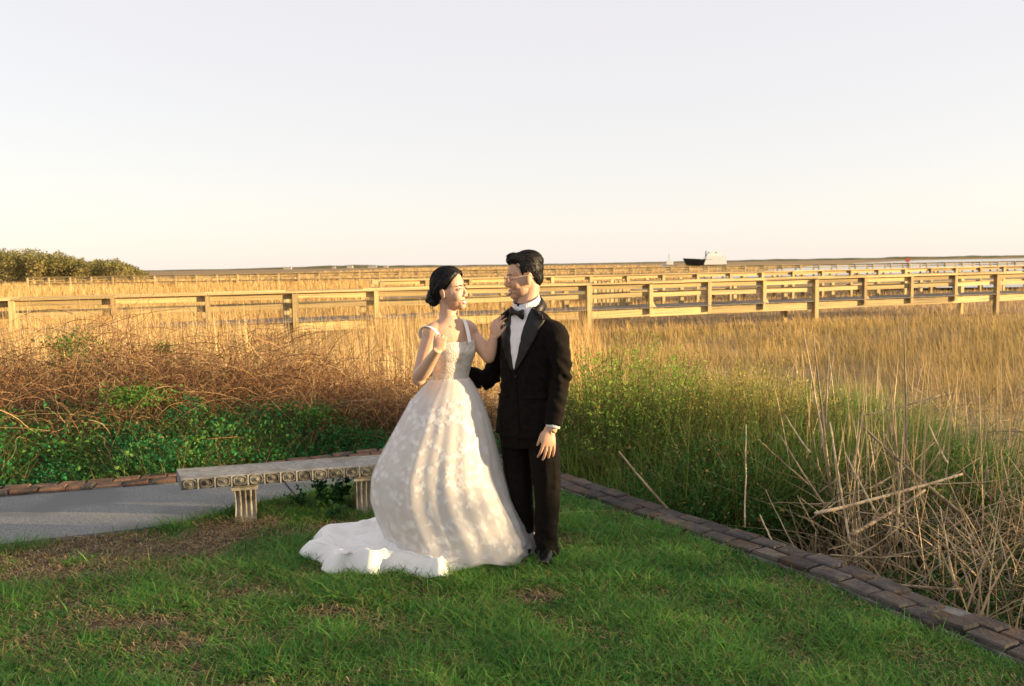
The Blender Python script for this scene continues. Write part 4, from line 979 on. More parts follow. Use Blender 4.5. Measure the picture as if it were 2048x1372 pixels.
def head_parts(R, o, s, male):
    E = lambda c, r, rot=None: xf(ellipsoid(c, r, rot), R, o, s)
    jw = .054 if male else .047
    p = [E((-.014, 0, .045), (.095, .074, .086)), E((.012, 0, -.012), (.079, .067, .088)), E((.024, 0, -.058), (.060, jw + .006, .056)),
         E((.060, 0, -.094), (.029, .028, .025)), E((.030, 0, .035), (.056, .064, .060)),
         E((.052, .030, -.036), (.034, .030, .032)), E((.052, -.030, -.036), (.034, .030, .032)),
         E((.061, 0, -.070), (.029, .036, .027)), E((.064, 0, .022), (.020, .050, .014))]
    p.append(xf(tube_path([(.078, 0, .016), (.093, 0, -.008), (.105 if male else .098, 0, -.030), (.094, 0, -.042)], [(.0085, .008), (.0095, .009), (.012, .0115), (.010, .008)], ref=(0, 1, 0), n=12), R, o, s))
    for sy in (1, -1):
        p += [E((.093, sy * .0115, -.038), (.011, .0085, .0085)), E((-.012, sy * .073, -.008), (.018, .0075, .030), Matrix.Rotation(.25 * sy, 3, 'Z') @ Matrix.Rotation(-.25, 3, 'Y')),
              E((.070, sy * .030, .000), (.0145, .018, .013)), E((-.005, sy * .072, -.034), (.009, .007, .011))]
    p += [E((.084, 0, -.0640), (.009, .021, .0055)), E((.081, 0, -.083), (.010, .018, .0065))]
    return p
def face_details(body, R, o, s, male, M_hair_, look=0):
    Rm = Matrix(R)
    def part(name, P, mat, smooth=True):
        V, F = xf(P, R, o, s); q = obj(name, V - np.array(body.location), F, mat, None, smooth); q.parent = body; return q
    def strip(pts, r): return tube_path(pts, r, ref=(0, 0, 1), n=8)
    for sy in (1, -1):
        part('eyebrow', strip([(.0885, sy * .014, .0165), (.0872, sy * .028, .0225), (.0765, sy * .046, .0185)], [(.0032, .002), (.0030, .002), (.0012, .001)]), M_hair_)
        part('eye', ellipsoid((.0838, sy * .0305, .0005), (.0045, .0105, .0036)), M_eyewhite)
        part('iris', ellipsoid((.0868, sy * .0300 + look, .0005), (.0022, .0046, .0036)), M_iris)
        part('eyelid', strip([(.0865, sy * .0185, .0012), (.0895, sy * .0300, .0056), (.0822, sy * .0445, .0010)], [(.0013, .0012), (.0018, .0014), (.0011, .001)]), M_iris)
    part('upper_lip', strip([(0.0768, .0275, -.0605), (0.0893, .012, -.0665), (0.0933, 0, -.0665), (0.0893, -.012, -.0665), (0.0768, -.0275, -.0605)], [(.0012, .0015), (.0032, .003), (.0034, .0035), (.0032, .003), (.0012, .0015)]), M_lip if not male else M_lipm)
    part('lower_lip', strip([(0.0768, .0265, -.0625), (0.0873, .013, -.0800), (0.0913, 0, -.0830), (0.0873, -.013, -.0800), (0.0768, -.0265, -.0625)], [(.0014, .0018), (.0044, .0042), (.0050, .0050), (.0044, .0042), (.0014, .0018)]), M_lip if not male else M_lipm)
    part('teeth', tube_path([(0.0783, .0235, -.0645), (0.0883, .011, -.0725), (0.0908, 0, -.0740), (0.0883, -.011, -.0725), (0.0783, -.0235, -.0645)], [(.0015, .0018), (.0050, .002), (.0058, .002), (.0050, .002), (.0015, .0018)], ref=(0, 0, 1), n=8), M_teeth)

def skin_mat(name, c, c2):
    m = noise_mat(name, c, c2, 9, .48, .06, bscale=300, spec=.4); b = m.node_tree.nodes['Principled BSDF']
    b.inputs['Subsurface Weight'].default_value = .18; b.inputs['Subsurface Radius'].default_value = (.012, .005, .003); b.inputs['Subsurface Scale'].default_value = 1.0
    return m
M_skin_b = skin_mat('skin_light', (.52, .315, .21), (.575, .36, .25)); M_skin_g = skin_mat('skin_tan', (.52, .305, .195), (.57, .35, .235))
M_hair = noise_mat('black_hair', (.0035, .003, .003), (.008, .006, .005), 60, .5, .12, bscale=300, spec=.3)
M_lip = plain('rose_lip', (.52, .17, .15), .4); M_lipm = plain('lip', (.42, .20, .16), .5); M_teeth = plain('teeth', (.80, .77, .70), .3)
M_eyewhite = plain('eye_white', (.62, .58, .54), .25); M_iris = plain('dark_iris', (.012, .009, .008), .3)
M_wool = noise_mat('black_wool', (.006, .0048, .0040), (.0095, .0078, .0065), 40, .9, .12, bscale=25, spec=.1)
b_ = M_wool.node_tree.nodes['Principled BSDF']; b_.inputs['Sheen Weight'].default_value = .06; b_.inputs['Sheen Roughness'].default_value = .4; b_.inputs['Sheen Tint'].default_value = (.55, .45, .38, 1)
M_satin = noise_mat('black_satin', (.004, .004, .004), (.007, .006, .006), 30, .5, .1, bscale=60, spec=.35)
M_shirt = noise_mat('white_shirt', (.74, .74, .76), (.80, .80, .81), 12, .8, .25, bscale=30, stretch=(6, 6, .6))
M_shoe = plain('black_leather', (.008, .008, .008), .25); M_gold = plain('ring_gold', (.8, .55, .25), .25, .5, 1)
M_frame = plain('clear_amber_frame', (.62, .42, .30), .2)
M_lens, nt, b = mat_new('spectacle_lens'); tb = nt.nodes.new('ShaderNodeBsdfTransparent'); gb = nt.nodes.new('ShaderNodeBsdfGlossy'); gb.inputs['Roughness'].default_value = .02
fr = nt.nodes.new('ShaderNodeFresnel'); mx = nt.nodes.new('ShaderNodeMixShader'); nt.links.new(fr.outputs[0], mx.inputs[0]); nt.links.new(tb.outputs[0], mx.inputs[1]); nt.links.new(gb.outputs[0], mx.inputs[2]); nt.links.new(mx.outputs[0], nt.nodes['Material Output'].inputs['Surface'])

# ------------------------------------------------------------------ groom
GY = 5.0
def build_groom():
    f = Vector((-.616, -.788, 0)); l = Vector((.788, -.616, 0))
    root_loc = Vector((at(1070, 900, GY).x, GY, 0))
    tor = [(1052, 606, .062, .062), (1055, 620, .092, .075), (1058, 637, .136, .090), (1060, 662, .182, .113), (1060, 705, .190, .132), (1056, 740, .180, .128), (1053, 780, .172, .124), (1051, 830, .184, .132), (1051, 868, .194, .136)]
    sec = [(at(x, y, GY), a, b) for x, y, a, b in tor]
    jacket = [sections(sec, l, f)]
    SLa, ELa, WLa = at(1112, 672, GY - .12), at(1121, 757, GY - .12), at(1106, 851, GY - .16)
    SRa, ERa, WRa = at(1018, 668, GY + .10), at(976, 760, GY + .17), at(915, 742, GY + .17)
    jacket.append(tube_path([at(1092, 650, GY - .07), SLa, (SLa + ELa) / 2 + Vector((.006, 0, 0)), ELa, (ELa + WLa) / 2, WLa], [.048, .070, .066, .060, .054, .049], n=18))
    jacket.append(tube_path([at(1032, 652, GY + .07), SRa, (SRa + ERa) / 2, ERa, (ERa + WRa) / 2, WRa], [.055, .066, .060, .058, .052, .046], n=18))
    jm = union('jacket', jacket, .006, 5)
    # cloth wrinkles on the sleeves and waist
    V = verts_of(jm); vv = V.copy()
    nx = np.empty(len(V) * 3, np.float32); jm.vertices.foreach_get('normal', nx); nx = nx.reshape(-1, 3)
    near = np.exp(-((np.linalg.norm(V - np.array(ELa), axis=1)) / .10) ** 2) + np.exp(-((np.linalg.norm(V - np.array(ERa), axis=1)) / .10) ** 2)
    amp = .0030 + .0095 * near
    w = (vnoise(V[:, 0] * 1.2 + V[:, 2] * 1.1, V[:, 2] - V[:, 0] * .5 + V[:, 1] * .8, .045, 97) - .5) * 2.6 + (vnoise(V[:, 0] + V[:, 1], V[:, 2] * .5, .06, 98) - .5) * 1.6
    vv += nx * (w * amp)[:, None]; jm.vertices.foreach_set('co', (vv).ravel())
    bvh = BVHTree.FromPolygons([Vector(v) for v in vv], [tuple(p.vertices) for p in jm.polygons])
    # body (one skin): head, neck, thin trunk and limbs, hands
    HR = frame((-.97, -.22, 0), math.radians(-5), math.radians(0)); ho = at(1048, 554, GY); hs = 1.035
    body = head_parts(HR, ho, hs, True)
    H = lambda x, y, z: Vector(ho) + Matrix(HR) @ (Vector((x, y, z)) * hs)
    body.append(tube_path([H(-.022, 0, -.02), H(-.026, 0, -.07), at(1054, 608, GY), at(1056, 640, GY)], [.060, .056, .058, .072], n=20))
    body.append(sections([(c, a * .70, b * .70) for c, a, b in sec[2:]], l, f))
    body.append(tube_path([at(1082, 672, GY - .06), SLa, ELa, WLa, at(1100, 862, GY - .165)], [.04, .045, .038, .030, .026], n=14))
    body.append(tube_path([at(1037, 672, GY + .06), SRa, ERa, WRa, at(903, 740, GY + .165)], [.04, .045, .038, .030, .026], n=14))
    hw = at(1099, 859, GY - .165)
    body += hand(hw, (-.10, -.10, -1), (.30, -.95, .05), 1.06, ((.30, .35, .25), (.22, .32, .25), (.18, .30, .25), (.15, .28, .22)), -1, (.25, .55), .07)
    body += hand(at(906, 741, GY + .165), (-1, -.1, .1), (.1, 1, 0), 1.0, (.2, .2, .1), 1)
    hipL, kneeL, ankL = at(1086, 858, GY - .06), at(1094, 985, GY - .05), at(1093, 1105, GY - .03)
    hipR, kneeR, ankR = at(1028, 858, GY + .06), at(1040, 985, GY + .06), at(1056, 1088, GY + .11)
    for a, k, n_ in ((hipL, kneeL, ankL), (hipR, kneeR, ankR)): body.append(tube_path([a, k, n_, n_ - Vector((0, 0, .05))], [.06, .045, .034, .03], n=12))
    body.append(tube_path([hipL, (hipL + hipR) / 2, hipR], [.07, .09, .07], n=12))
    bm_ = union('person', body, .0034, 5)
    g = link('person', bm_, M_skin_g); bm_.transform(Matrix.Translation(-root_loc)); g.location = root_loc
    tag(g, 'man in black tuxedo with bow tie and glasses smiling at the bride', 'person')
    def kid(name, me, mat, parent=g):
        o = link(name, me, mat); o.data.transform(Matrix.Translation(-root_loc)); o.parent = parent; return o
    def kidp(name, P, mat, smooth=True, parent=g):
        V, F = P; return kid(name, make_mesh(name, np.asarray(V), F, smooth), mat, parent)
    face_details(g, HR, ho, hs, True, M_hair, .002)
    jk = kid('jacket', jm, M_wool)
    # trousers
    tr = [sections([(at(1052, 820, GY), .155, .11), (at(1052, 858, GY), .168, .122), (at(1054, 890, GY), .165, .120)], l, f)]
    tr.append(tube_path([at(1080, 860, GY - .05), at(1090, 920, GY - .06), kneeL, (kneeL + ankL) / 2, ankL + Vector((0, 0, -.012))], [(.090, .105), (.088, .10), (.077, .088), (.070, .080), (.064, .082)], ref=(1, 0, 0), n=20))
    tr.append(tube_path([at(1028, 860, GY + .05), at(1034, 920, GY + .06), kneeR, (kneeR + ankR) / 2, ankR + Vector((0, 0, -.012))], [(.090, .105), (.088, .10), (.075, .088), (.068, .080), (.062, .08)], ref=(1, 0, 0), n=20))
    tm = union('trousers', tr, .006, 5); V = verts_of(tm)
    nx = np.empty(len(V) * 3, np.float32); tm.vertices.foreach_get('normal', nx); nx = nx.reshape(-1, 3)
    low = np.clip((.35 - V[:, 2]) / .3, 0, 1)
    V = V + nx * ((vnoise(V[:, 0] * 1.1 + V[:, 1] * .8, V[:, 2] * 1.6 + V[:, 0] * .6, .05, 99) - .5) * (.005 + .024 * low ** 1.5) + (vnoise(V[:, 0] + V[:, 1], V[:, 2] * .22, .04, 100) - .5) * .007)[:, None]
    tm.vertices.foreach_set('co', V.astype(np.float32).ravel()); kid('trousers', tm, M_wool)
    # shoes
    for ank, d in ((ankL, Vector((-.14, -1, 0)).normalized()), (ankR, Vector((-.25, -1, 0)).normalized())):
        a = Vector((ank.x, ank.y, 0)); s_ = Vector((-d.y, d.x, 0))
        up = [ellipsoid(a + d * .0 + Vector((0, 0, .055)), (.045, .05, .055)), tube_path([a - d * .055 + Vector((0, 0, .045)), a + Vector((0, 0, .05)), a + d * .09 + Vector((0, 0, .038)), a + d * .155 + Vector((0, 0, .030)), a + d * .188 + Vector((0, 0, .026))], [(.033, .038), (.040, .045), (.047, .032), (.042, .022), (.022, .012)], ref=s_, n=16)]
        so = MB(); ring = [(-.092, 0), (-.08, .03), (-.02, .036), (.07, .046), (.14, .044), (.188, .026), (.198, 0), (.188, -.026), (.14, -.044), (.07, -.046), (-.02, -.036), (-.08, -.03)]
        so.add([a + d * x + s_ * y + Vector((0, 0, z)) for z in (.001, .016) for x, y in ring], [tuple(range(12))[::-1], tuple(range(12, 24))] + [(i, (i+1)%12, 12+(i+1)%12, 12+i) for i in range(12)])
        shoe = kid('shoe', union('shoe', up, .005, 3), M_shoe)
        kid('sole', make_mesh('sole', np.array(so.v), so.f), M_shoe, shoe)
    # shirt front, lapels projected on the jacket
    cen = at(1056, 700, GY); cen.z = 0
    def proj(u, z, off):
        hit, nn, i, dist = bvh.ray_cast(cen + l * u + f * .6 + Vector((0, 0, z)), -f, 1.2)
        if hit is None: hit = cen + l * u + f * .05 + Vector((0, 0, z)); nn = f
        return hit + nn * 0 + f * off
    zt, zb = at(1040, 612, GY).z, at(1024, 736, GY).z
    def sheet(name, left, right, off, mat, nu=9, nv=26, z0=zb, z1=zt, th=.003, parent=jk, dropL=0, dropR=0):
        V = []; F = []
        for j in range(nv):
            t = j / (nv - 1); z = z0 + (z1 - z0) * t; a, b = left(t), right(t)
            for i in range(nu): V.append(proj(a + (b - a) * i / (nu - 1), z - t ** 3 * (dropL * (1 - i / (nu - 1)) + dropR * i / (nu - 1)), off))
        n1 = len(V); V += [v - f * (th + off * .6) for v in V]
        for j in range(nv - 1):
            for i in range(nu - 1):
                a = j * nu + i; F.append((a, a + 1, a + nu + 1, a + nu)); F.append((n1 + a, n1 + a + nu, n1 + a + nu + 1, n1 + a + 1))
        bd = [i for i in range(nu)] + [j * nu + nu - 1 for j in range(1, nv)] + [(nv - 1) * nu + i for i in range(nu - 2, -1, -1)] + [j * nu for j in range(nv - 2, 0, -1)]
        for a, b in zip(bd, bd[1:] + bd[:1]): F.append((b, a, n1 + a, n1 + b))
        return kid(name, make_mesh(name, np.array([tuple(v) for v in V]), F, True), mat, parent)
    vw = lambda t: .004 + .066 * t ** .8
    sh = sheet('shirt', lambda t: -vw(t), lambda t: vw(t), .006, M_shirt, 13, 30, parent=g)
    lw = lambda t: .012 + .072 * math.sin(min(1, t * 1.15) * math.pi * .62)
    sheet('lapel', lambda t: -vw(t) - lw(t), lambda t: -vw(t) + .002, .011, M_satin, dropL=.05); sheet('lapel', lambda t: vw(t) - .002, lambda t: vw(t) + lw(t), .011, M_satin, dropR=.05)
    # collar: a tilted band round the neck with a front gap
    cc = at(1053, 603, GY); up = (Vector((0, 0, 1)) + f * .42).normalized(); V = []; F = []; n = 40
    ax = (l - up * l.dot(up)).normalized(); ay = up.cross(ax)
    if ay.dot(f) < 0: ay = -ay
    for i in range(n + 1):
        th = math.radians(96) + 2 * math.pi * i / n * (348 / 360); fr_ = abs(i / n - .5) * 2
        for r, h in ((.0745, -.018), (.0735, .012 + .012 * (1 - fr_ * .8)), (.0700, .0135 + .012 * (1 - fr_ * .8)), (.0690, -.018)):
            V.append(cc + ax * math.cos(th) * (r + .004) + ay * math.sin(th) * (r + .008) + up * h)
    for i in range(n):
        for j in range(4): F.append((4*i+j, 4*i+4+j, 4*i+4+(j+1)%4, 4*i+(j+1)%4))
    kidp('collar', (np.array([tuple(v) for v in V]), F), M_shirt, True, sh)
    # jacket collar rolling round the back of the neck
    V = []; F = []; n = 36; prof = ((.080, .006), (.0835, .012), (.091, .006), (.104, -.034), (.098, -.036), (.080, -.004))
    for i in range(n + 1):
        q = i / n; th = math.radians(130) + math.radians(280) * q; lowr = 1 - math.sin(q * math.pi) ** .5
        for r, h in prof: V.append(cc + ax * math.cos(th) * (r + .003) + ay * math.sin(th) * (r + .004) + up * (h - .014 - .050 * lowr))
    k = len(prof)
    for i in range(n):
        for j in range(k): F.append((k*i+j, k*i+k+j, k*i+k+(j+1)%k, k*i+(j+1)%k))
    F += [tuple(range(k)), tuple(range(k * n, k * n + k))[::-1]]
    kidp('jacket_collar', (np.array([tuple(v) for v in V]), F), M_satin, True, jk)
    # collar wings
    for sgn in (1, -1):
        top = cc + f * .082 + l * sgn * .006 + Vector((0, 0, .002 - .036)); pts = [top, top + l * sgn * .044 - f * .022 + Vector((0, 0, .022)), top + l * sgn * .036 - f * .004 + Vector((0, 0, -.030)), top + l * sgn * .004 + Vector((0, 0, -.012))]
        kidp('collar_wing', (np.array([tuple(p) for p in pts] + [tuple(p - f * .004) for p in pts]), [(0,1,2,3),(7,6,5,4),(0,4,5,1),(1,5,6,2),(2,6,7,3),(3,7,4,0)]), M_shirt, False, sh)
    # bow tie
    bc = cc + f * .100 + Vector((0, 0, -.060)); parts = [ellipsoid(bc, (.013, .013, .013))]
    tilt = Vector((0, 0, -.16))
    for sgn in (1, -1):
        dl = (l * sgn + tilt * sgn * 1.2).normalized(); ref = Vector((0, 0, 1))
        parts.append(tube_path([bc, bc + dl * .018 - f * .001, bc + dl * .040 - f * .005, bc + dl * .052 - f * .010], [(.009, .009), (.018, .012), (.030, .011), (.028, .005)], ref=ref, n=14))
    bt = kid('bow_tie', union('bow_tie', parts, .003, 2), M_satin)
    # front edge, buttons, pocket welt
    ze = at(1050, 858, GY).z
    edge_pts = [proj(-.006 + .004 * k - .055 * (k / 11) ** 3 * 0 , zb - (zb - ze) * k / 11, .004) for k in range(12)]
    kidp('front_edge', tube_path(edge_pts, [(.0025, .006)] * 12, ref=tuple(f), n=8), M_wool, True, jk)
    kidp('button', ellipsoid(proj(.012, zb - .035, .006), (.009, .009, .009), nu=12, nv=8), M_satin, True, jk)
    for sg in (.105, -.105):
        kidp('pocket_welt', tube_path([proj(sg - .055, zb - .16, .004), proj(sg, zb - .155, .004), proj(sg + .055, zb - .15, .004)], [(.004, .010)] * 3, ref=tuple(f), n=8), M_wool, True, jk)
    for k in range(3):
        q = WLa.lerp(ELa, .06 + .05 * k); kidp('sleeve_button', ellipsoid(q + Vector((.046, -.016, 0)), (.006, .006, .006), nu=8, nv=6), M_satin, True, jk)
    # cuff, ring
    dcu = (WLa - ELa).normalized(); kidp('shirt_cuff', tube_path([WLa - dcu * .02, WLa + dcu * .012], [.041, .0405], n=20, smooth=False), M_shirt)
    # hair: short sides, longer swept top
    E = lambda c, r, rot=None: xf(ellipsoid(c, r, rot, 28, 18), HR, ho, hs)
    hp = [E((-.018, 0, .045), (.0955, .0755, .087)), E((.010, 0, .098), (.080, .062, .039)), E((.056, .004, .104), (.032, .050, .021), Matrix.Rotation(-.1, 3, 'Y')), E((-.03, 0, .08), (.088, .070, .066)), E((-.058, 0, -.005), (.050, .060, .058))]
    for k in range(26):
        a = random.uniform(-.055, .055); x0 = random.uniform(-.05, .05)
        hp.append(xf(tube_path([(x0 - .03, a * .9, .118), (x0 + .01, a, .134 - abs(a) * .4), (x0 + .040, a * 1.05, .124 - abs(a) * .35)], [.007, .008, .003], n=6, k=7), HR, ho, hs))
    hm = union('hair', hp, .0032, 2); V = verts_of(hm); Lc = ((V - np.array(ho)) @ np.array(HR)) / hs
    x, y, z = Lc[:, 0], np.abs(Lc[:, 1]), Lc[:, 2]; jit = (vnoise(x * 40, z * 40 + y * 30, .35, 95) - .5) * .016
    line = np.interp(x, [-.13, -.085, -.045, -.028, -.02, .010, .022, .030, .045, .060, .12], [-.055, -.062, -.060, -.03, .030, .028, .002, .012, .055, .078, .078]) + jit
    hm = cut(hm, z > line)
    fw = Vector(HR[0][0:1] + HR[1][0:1] + HR[2][0:1]) if False else Vector((HR[0][0], HR[1][0], HR[2][0])); upv = Vector((HR[0][2], HR[1][2], HR[2][2]))
    st = strands(hm, 1500, lambda p, q: (fw * (1.0 if q.z > .10 else -.5) + upv * (.25 if q.z > .10 else -1.0)), .026, ho, HR, hs, .0030)
    hr_o = kid('hair', hm, M_hair); kidp('hair_strands', st, M_hair, True, hr_o)['kind'] = 'stuff'
    # glasses
    gl = MB(); rootg = None
    def ring_pts(cy): return [(.1015 - .10 * (abs(cy + .0215 * math.cos(t)) - .005) ** 1.0 * .5, cy + .0215 * math.cos(t), -.006 + .0185 * math.sin(t)) for t in np.linspace(0, 2 * math.pi, 25)]
    V, F = xf(tube_path([(.101, .010, .001), (.104, 0, .004), (.101, -.010, .001)], [.0016] * 3, n=6), HR, ho, hs); gob = kidp('glasses', (V, F), M_frame)
    for cy in (.032, -.032):
        kidp('rim', xf(tube_path(ring_pts(cy), [.0017] * 25, n=6, k=49), HR, ho, hs), M_frame, True, gob)
        P = ring_pts(cy)[:-1]; kidp('lens', xf((np.array(P), [tuple(range(24))]), HR, ho, hs), M_lens, False, gob)
        sg = math.copysign(1, cy); kidp('temple', xf(tube_path([(.098, sg * .0535, .002), (.075, sg * .068, .004), (.02, sg * .0775, .008), (-.018, sg * .0785, .010), (-.034, sg * .0745, -.008)], [.0019] * 5, n=6), HR, ho, hs), M_frame, True, gob)
    return g
build_groom()

# ------------------------------------------------------------------ bride
BY = 5.0
M_dress, nt, b = mat_new('ivory_tulle'); N_ = nt.nodes; L_ = nt.links
tc = N_.new('ShaderNodeTexCoord'); vo = N_.new('ShaderNodeTexVoronoi'); vo.inputs['Scale'].default_value = 26; vo.feature = 'SMOOTH_F1'; L_.new(tc.outputs['Object'], vo.inputs['Vector'])
nz = N_.new('ShaderNodeTexNoise'); nz.inputs['Scale'].default_value = 14; nz.inputs['Detail'].default_value = 7; L_.new(tc.outputs['Object'], nz.inputs['Vector'])
mu = N_.new('ShaderNodeMath'); mu.operation = 'MULTIPLY'; L_.new(vo.outputs['Distance'], mu.inputs[0]); L_.new(nz.outputs['Fac'], mu.inputs[1])
rp_ = N_.new('ShaderNodeValToRGB'); rp_.color_ramp.elements[0].position = .12; rp_.color_ramp.elements[1].position = .30; rp_.color_ramp.elements[0].color = (.86, .835, .815, 1); rp_.color_ramp.elements[1].color = (.81, .755, .725, 1); L_.new(mu.outputs[0], rp_.inputs[0])
L_.new(rp_.outputs[0], b.inputs['Base Color']); b.inputs['Roughness'].default_value = .85; b.inputs['Specular IOR Level'].default_value = .15; b.inputs['Sheen Weight'].default_value = .15
bp2 = N_.new('ShaderNodeBump'); bp2.inputs['Strength'].default_value = .25; bp2.inputs['Distance'].default_value = .004; L_.new(mu.outputs[0], bp2.inputs['Height']); L_.new(bp2.outputs[0], b.inputs['Normal'])
tr_ = N_.new('ShaderNodeBsdfTranslucent'); L_.new(rp_.outputs[0], tr_.inputs['Color']); mxs = N_.new('ShaderNodeMixShader'); mxs.inputs[0].default_value = .34; L_.new(b.outputs[0], mxs.inputs[1]); L_.new(tr_.outputs[0], mxs.inputs[2]); L_.new(mxs.outputs[0], N_['Material Output'].inputs['Surface'])
M_satin_w = noise_mat('ivory_mikado', (.74, .73, .715), (.78, .77, .75), 20, .85, .12, bscale=240, spec=.12)
M_lace = noise_mat('white_lace', (.84, .82, .81), (.89, .88, .87), 60, .85, .3, bscale=260, spec=.15)
M_bodice = noise_mat('beaded_lace_bodice', (.52, .46, .39), (.80, .76, .72), 34, .75, .5, bscale=120, detail=8, spec=.35, c3=(.62, .55, .47), scale3=16)
M_tulle, nt, b = mat_new('sheer_tulle'); b.inputs['Base Color'].default_value = (.84, .81, .79, 1); b.inputs['Roughness'].default_value = .9
tb = nt.nodes.new('ShaderNodeBsdfTransparent'); mx = nt.nodes.new('ShaderNodeMixShader'); mx.inputs[0].default_value = .33; nt.links.new(tb.outputs[0], mx.inputs[1]); nt.links.new(b.outputs[0], mx.inputs[2]); nt.links.new(mx.outputs[0], nt.nodes['Material Output'].inputs['Surface'])

rows = [(755, 863, 938, .100), (768, 852, 946, .114), (800, 822, 963, .150), (850, 795, 979, .195), (900, 768, 991, .230), (950, 746, 1001, .255), (1000, 744, 1016, .270), (1040, 756, 1034, .275), (1075, 772, 1048, .275)]
SZ = []; 
for py, xl, xr, bd in rows:
    a, c = at(xl, py, BY), at(xr, py, BY); SZ.append(((a.z + c.z) / 2, (a.x + c.x) / 2, (c.x - a.x) / 2, bd))
SZ.append((.012, SZ[-1][1] + .01, SZ[-1][2] + .02, .28)); SZ = np.array(SZ)
def skirt_pt(th, t, fl=0.0):
    th = np.asarray(th, float); t = np.asarray(t, float); z = SZ[0, 0] + (SZ[-1, 0] - SZ[0, 0]) * t
    cx = np.interp(-z, -SZ[:, 0], SZ[:, 1]); a = np.interp(-z, -SZ[:, 0], SZ[:, 2]); bb = np.interp(-z, -SZ[:, 0], SZ[:, 3])
    A = .012 + .085 * t ** .8
    fd = .45 * np.sin(6 * th + .8 + .7 * np.sin(2.2 * t)) + .38 * np.abs(np.sin(5.5 * th + 1.9 + .5 * t)) + .26 * np.sin(13 * th + 2.1 - .9 * t) + .17 * np.sin(23 * th + .4 + 1.3 * np.sin(3 * t)) * np.clip(1.2 - .4 * t, 0, 1)
    fd = fd * np.clip(1.15 - .7 * np.abs(np.cos(th)) ** 6, .3, 1.2)
    k = 1 + A * fd * .75 + fl * t ** 2
    cy = BY + .07 * t
    hem = np.where(t > .97, .012 * np.sin(9 * th), 0)
    return np.stack([cx + a * np.cos(th) * k, cy + bb * np.sin(th) * k, z + hem], -1)
def build_bride():
    f = Vector((.5, -.866, 0)); l = Vector((.866, .5, 0)); root_loc = Vector((at(900, 900, BY).x, BY, 0))
    tor = [(898, 632, .050, .050), (899, 643, .085, .058), (900, 652, .128, .066), (901, 664, .148, .078), (903, 685, .138, .092), (905, 703, .130, .110), (903, 728, .113, .094), (900, 754, .103, .083), (899, 790, .125, .10)]
    sec = [(at(x, y, BY), a, b) for x, y, a, b in tor]
    HR = frame((.905, -.425, 0), math.radians(4), math.radians(3)); ho = at(900, 580, BY); hs = 1.0
    H = lambda x, y, z: Vector(ho) + Matrix(HR) @ (Vector((x, y, z)) * hs)
    body = head_parts(HR, ho, hs, False)
    body.append(tube_path([H(-.022, 0, -.02), H(-.024, 0, -.07), at(897, 632, BY + .005), at(899, 652, BY)], [.052, .047, .050, .062], n=20))
    body.append(sections(sec, l, f))
    SR, ER, WR = at(859, 675, BY - .07), at(838, 757, BY - .13), at(873, 703, BY - .27)
    SL_, EL, WL = at(944, 667, BY + .06), at(977, 714, BY - .02), at(987, 676, BY - .02)
    body.append(tube_path([at(882, 657, BY - .02), at(864, 664, BY - .06), SR + Vector((0, 0, -.02)), SR.lerp(ER, .55), ER], [.045, .050, .050, .044, .040], n=16))
    body.append(tube_path([ER + Vector((-.002, .0, .012)), ER.lerp(WR, .3), ER.lerp(WR, .7), WR, WR + (WR - ER) * .08], [.040, .041, .033, .026, .025], n=16)); body.append(ellipsoid(ER, (.039,) * 3))
    body.append(tube_path([at(925, 652, BY + .03), at(937, 658, BY + .05), SL_ + Vector((0, 0, -.015)), SL_.lerp(EL, .55), EL], [.042, .048, .047, .042, .037], n=16))
    body.append(tube_path([EL, EL.lerp(WL, .35), EL.lerp(WL, .75), WL, WL + (WL - EL) * .08], [.037, .037, .030, .024, .023], n=16)); body.append(ellipsoid(EL, (.037,) * 3))
    body += hand(WR + (WR - ER).normalized() * .004, (.30, .10, 1), (.10, -1, .25), .90, ((1.25, 1.35, .8), (1.2, 1.4, .8), (1.15, 1.4, .8), (1.1, 1.4, .8)), -1, (-.25, .9), .02)
    body += hand(WL, (.22, .12, 1), (-.55, -.8, .1), .88, ((.45, .35, .3), (.38, .35, .3), (.40, .35, .3), (.45, .4, .3)), -1, (.45, .5), .05)
    for s_ in (1, -1):
        hp_ = at(899, 800, BY) + l * s_ * .07; ft = Vector((hp_.x, hp_.y, .06)); body.append(tube_path([hp_, hp_.lerp(ft, .5), ft, ft + f * .1 + Vector((0, 0, -.04))], [.07, .05, .035, .03], n=12))
    bm_ = union('person', body, .0034, 5); g = link('person', bm_, M_skin_b); bm_.transform(Matrix.Translation(-root_loc)); g.location = root_loc
    tag(g, 'woman in ivory lace wedding gown laughing up at the groom', 'person')
    def kid(name, me, mat, parent=g):
        o = link(name, me, mat); o.data.transform(Matrix.Translation(-root_loc)); o.parent = parent; return o
    def kidp(name, P, mat, smooth=True, parent=g): return kid(name, make_mesh(name, np.asarray(P[0]), P[1], smooth), mat, parent)
    face_details(g, HR, ho, hs, False, M_hair, 0)
    # hair with low bun
    E = lambda c, r, rot=None: xf(ellipsoid(c, r, rot, 28, 18), HR, ho, hs)
    hp = [E((-.018, 0, .045), (.1015, .0805, .094)), E((-.045, 0, .02), (.078, .074, .085)), E((-.005, 0, .075), (.085, .070, .064)), E((-.07, 0, -.03), (.045, .05, .045))]
    for sy in (1, -1):                                         # locks swept back over the ears
        for k in range(7):
            q = k / 6; hp.append(xf(tube_path([(.064 - .05 * q, sy * (.030 + .034 * q), .100 - .012 * q), (.040 - .05 * q, sy * (.066 + .01 * q), .066 - .012 * q), (-.015 - .03 * q, sy * .080, .024 - .01 * q), (-.075, sy * .058, -.016)], [.007, .011, .011, .008], n=8, k=13), HR, ho, hs))
    hm = union('hair', hp, .0034, 2); V = verts_of(hm); Lc = ((V - np.array(ho)) @ np.array(HR)) / hs
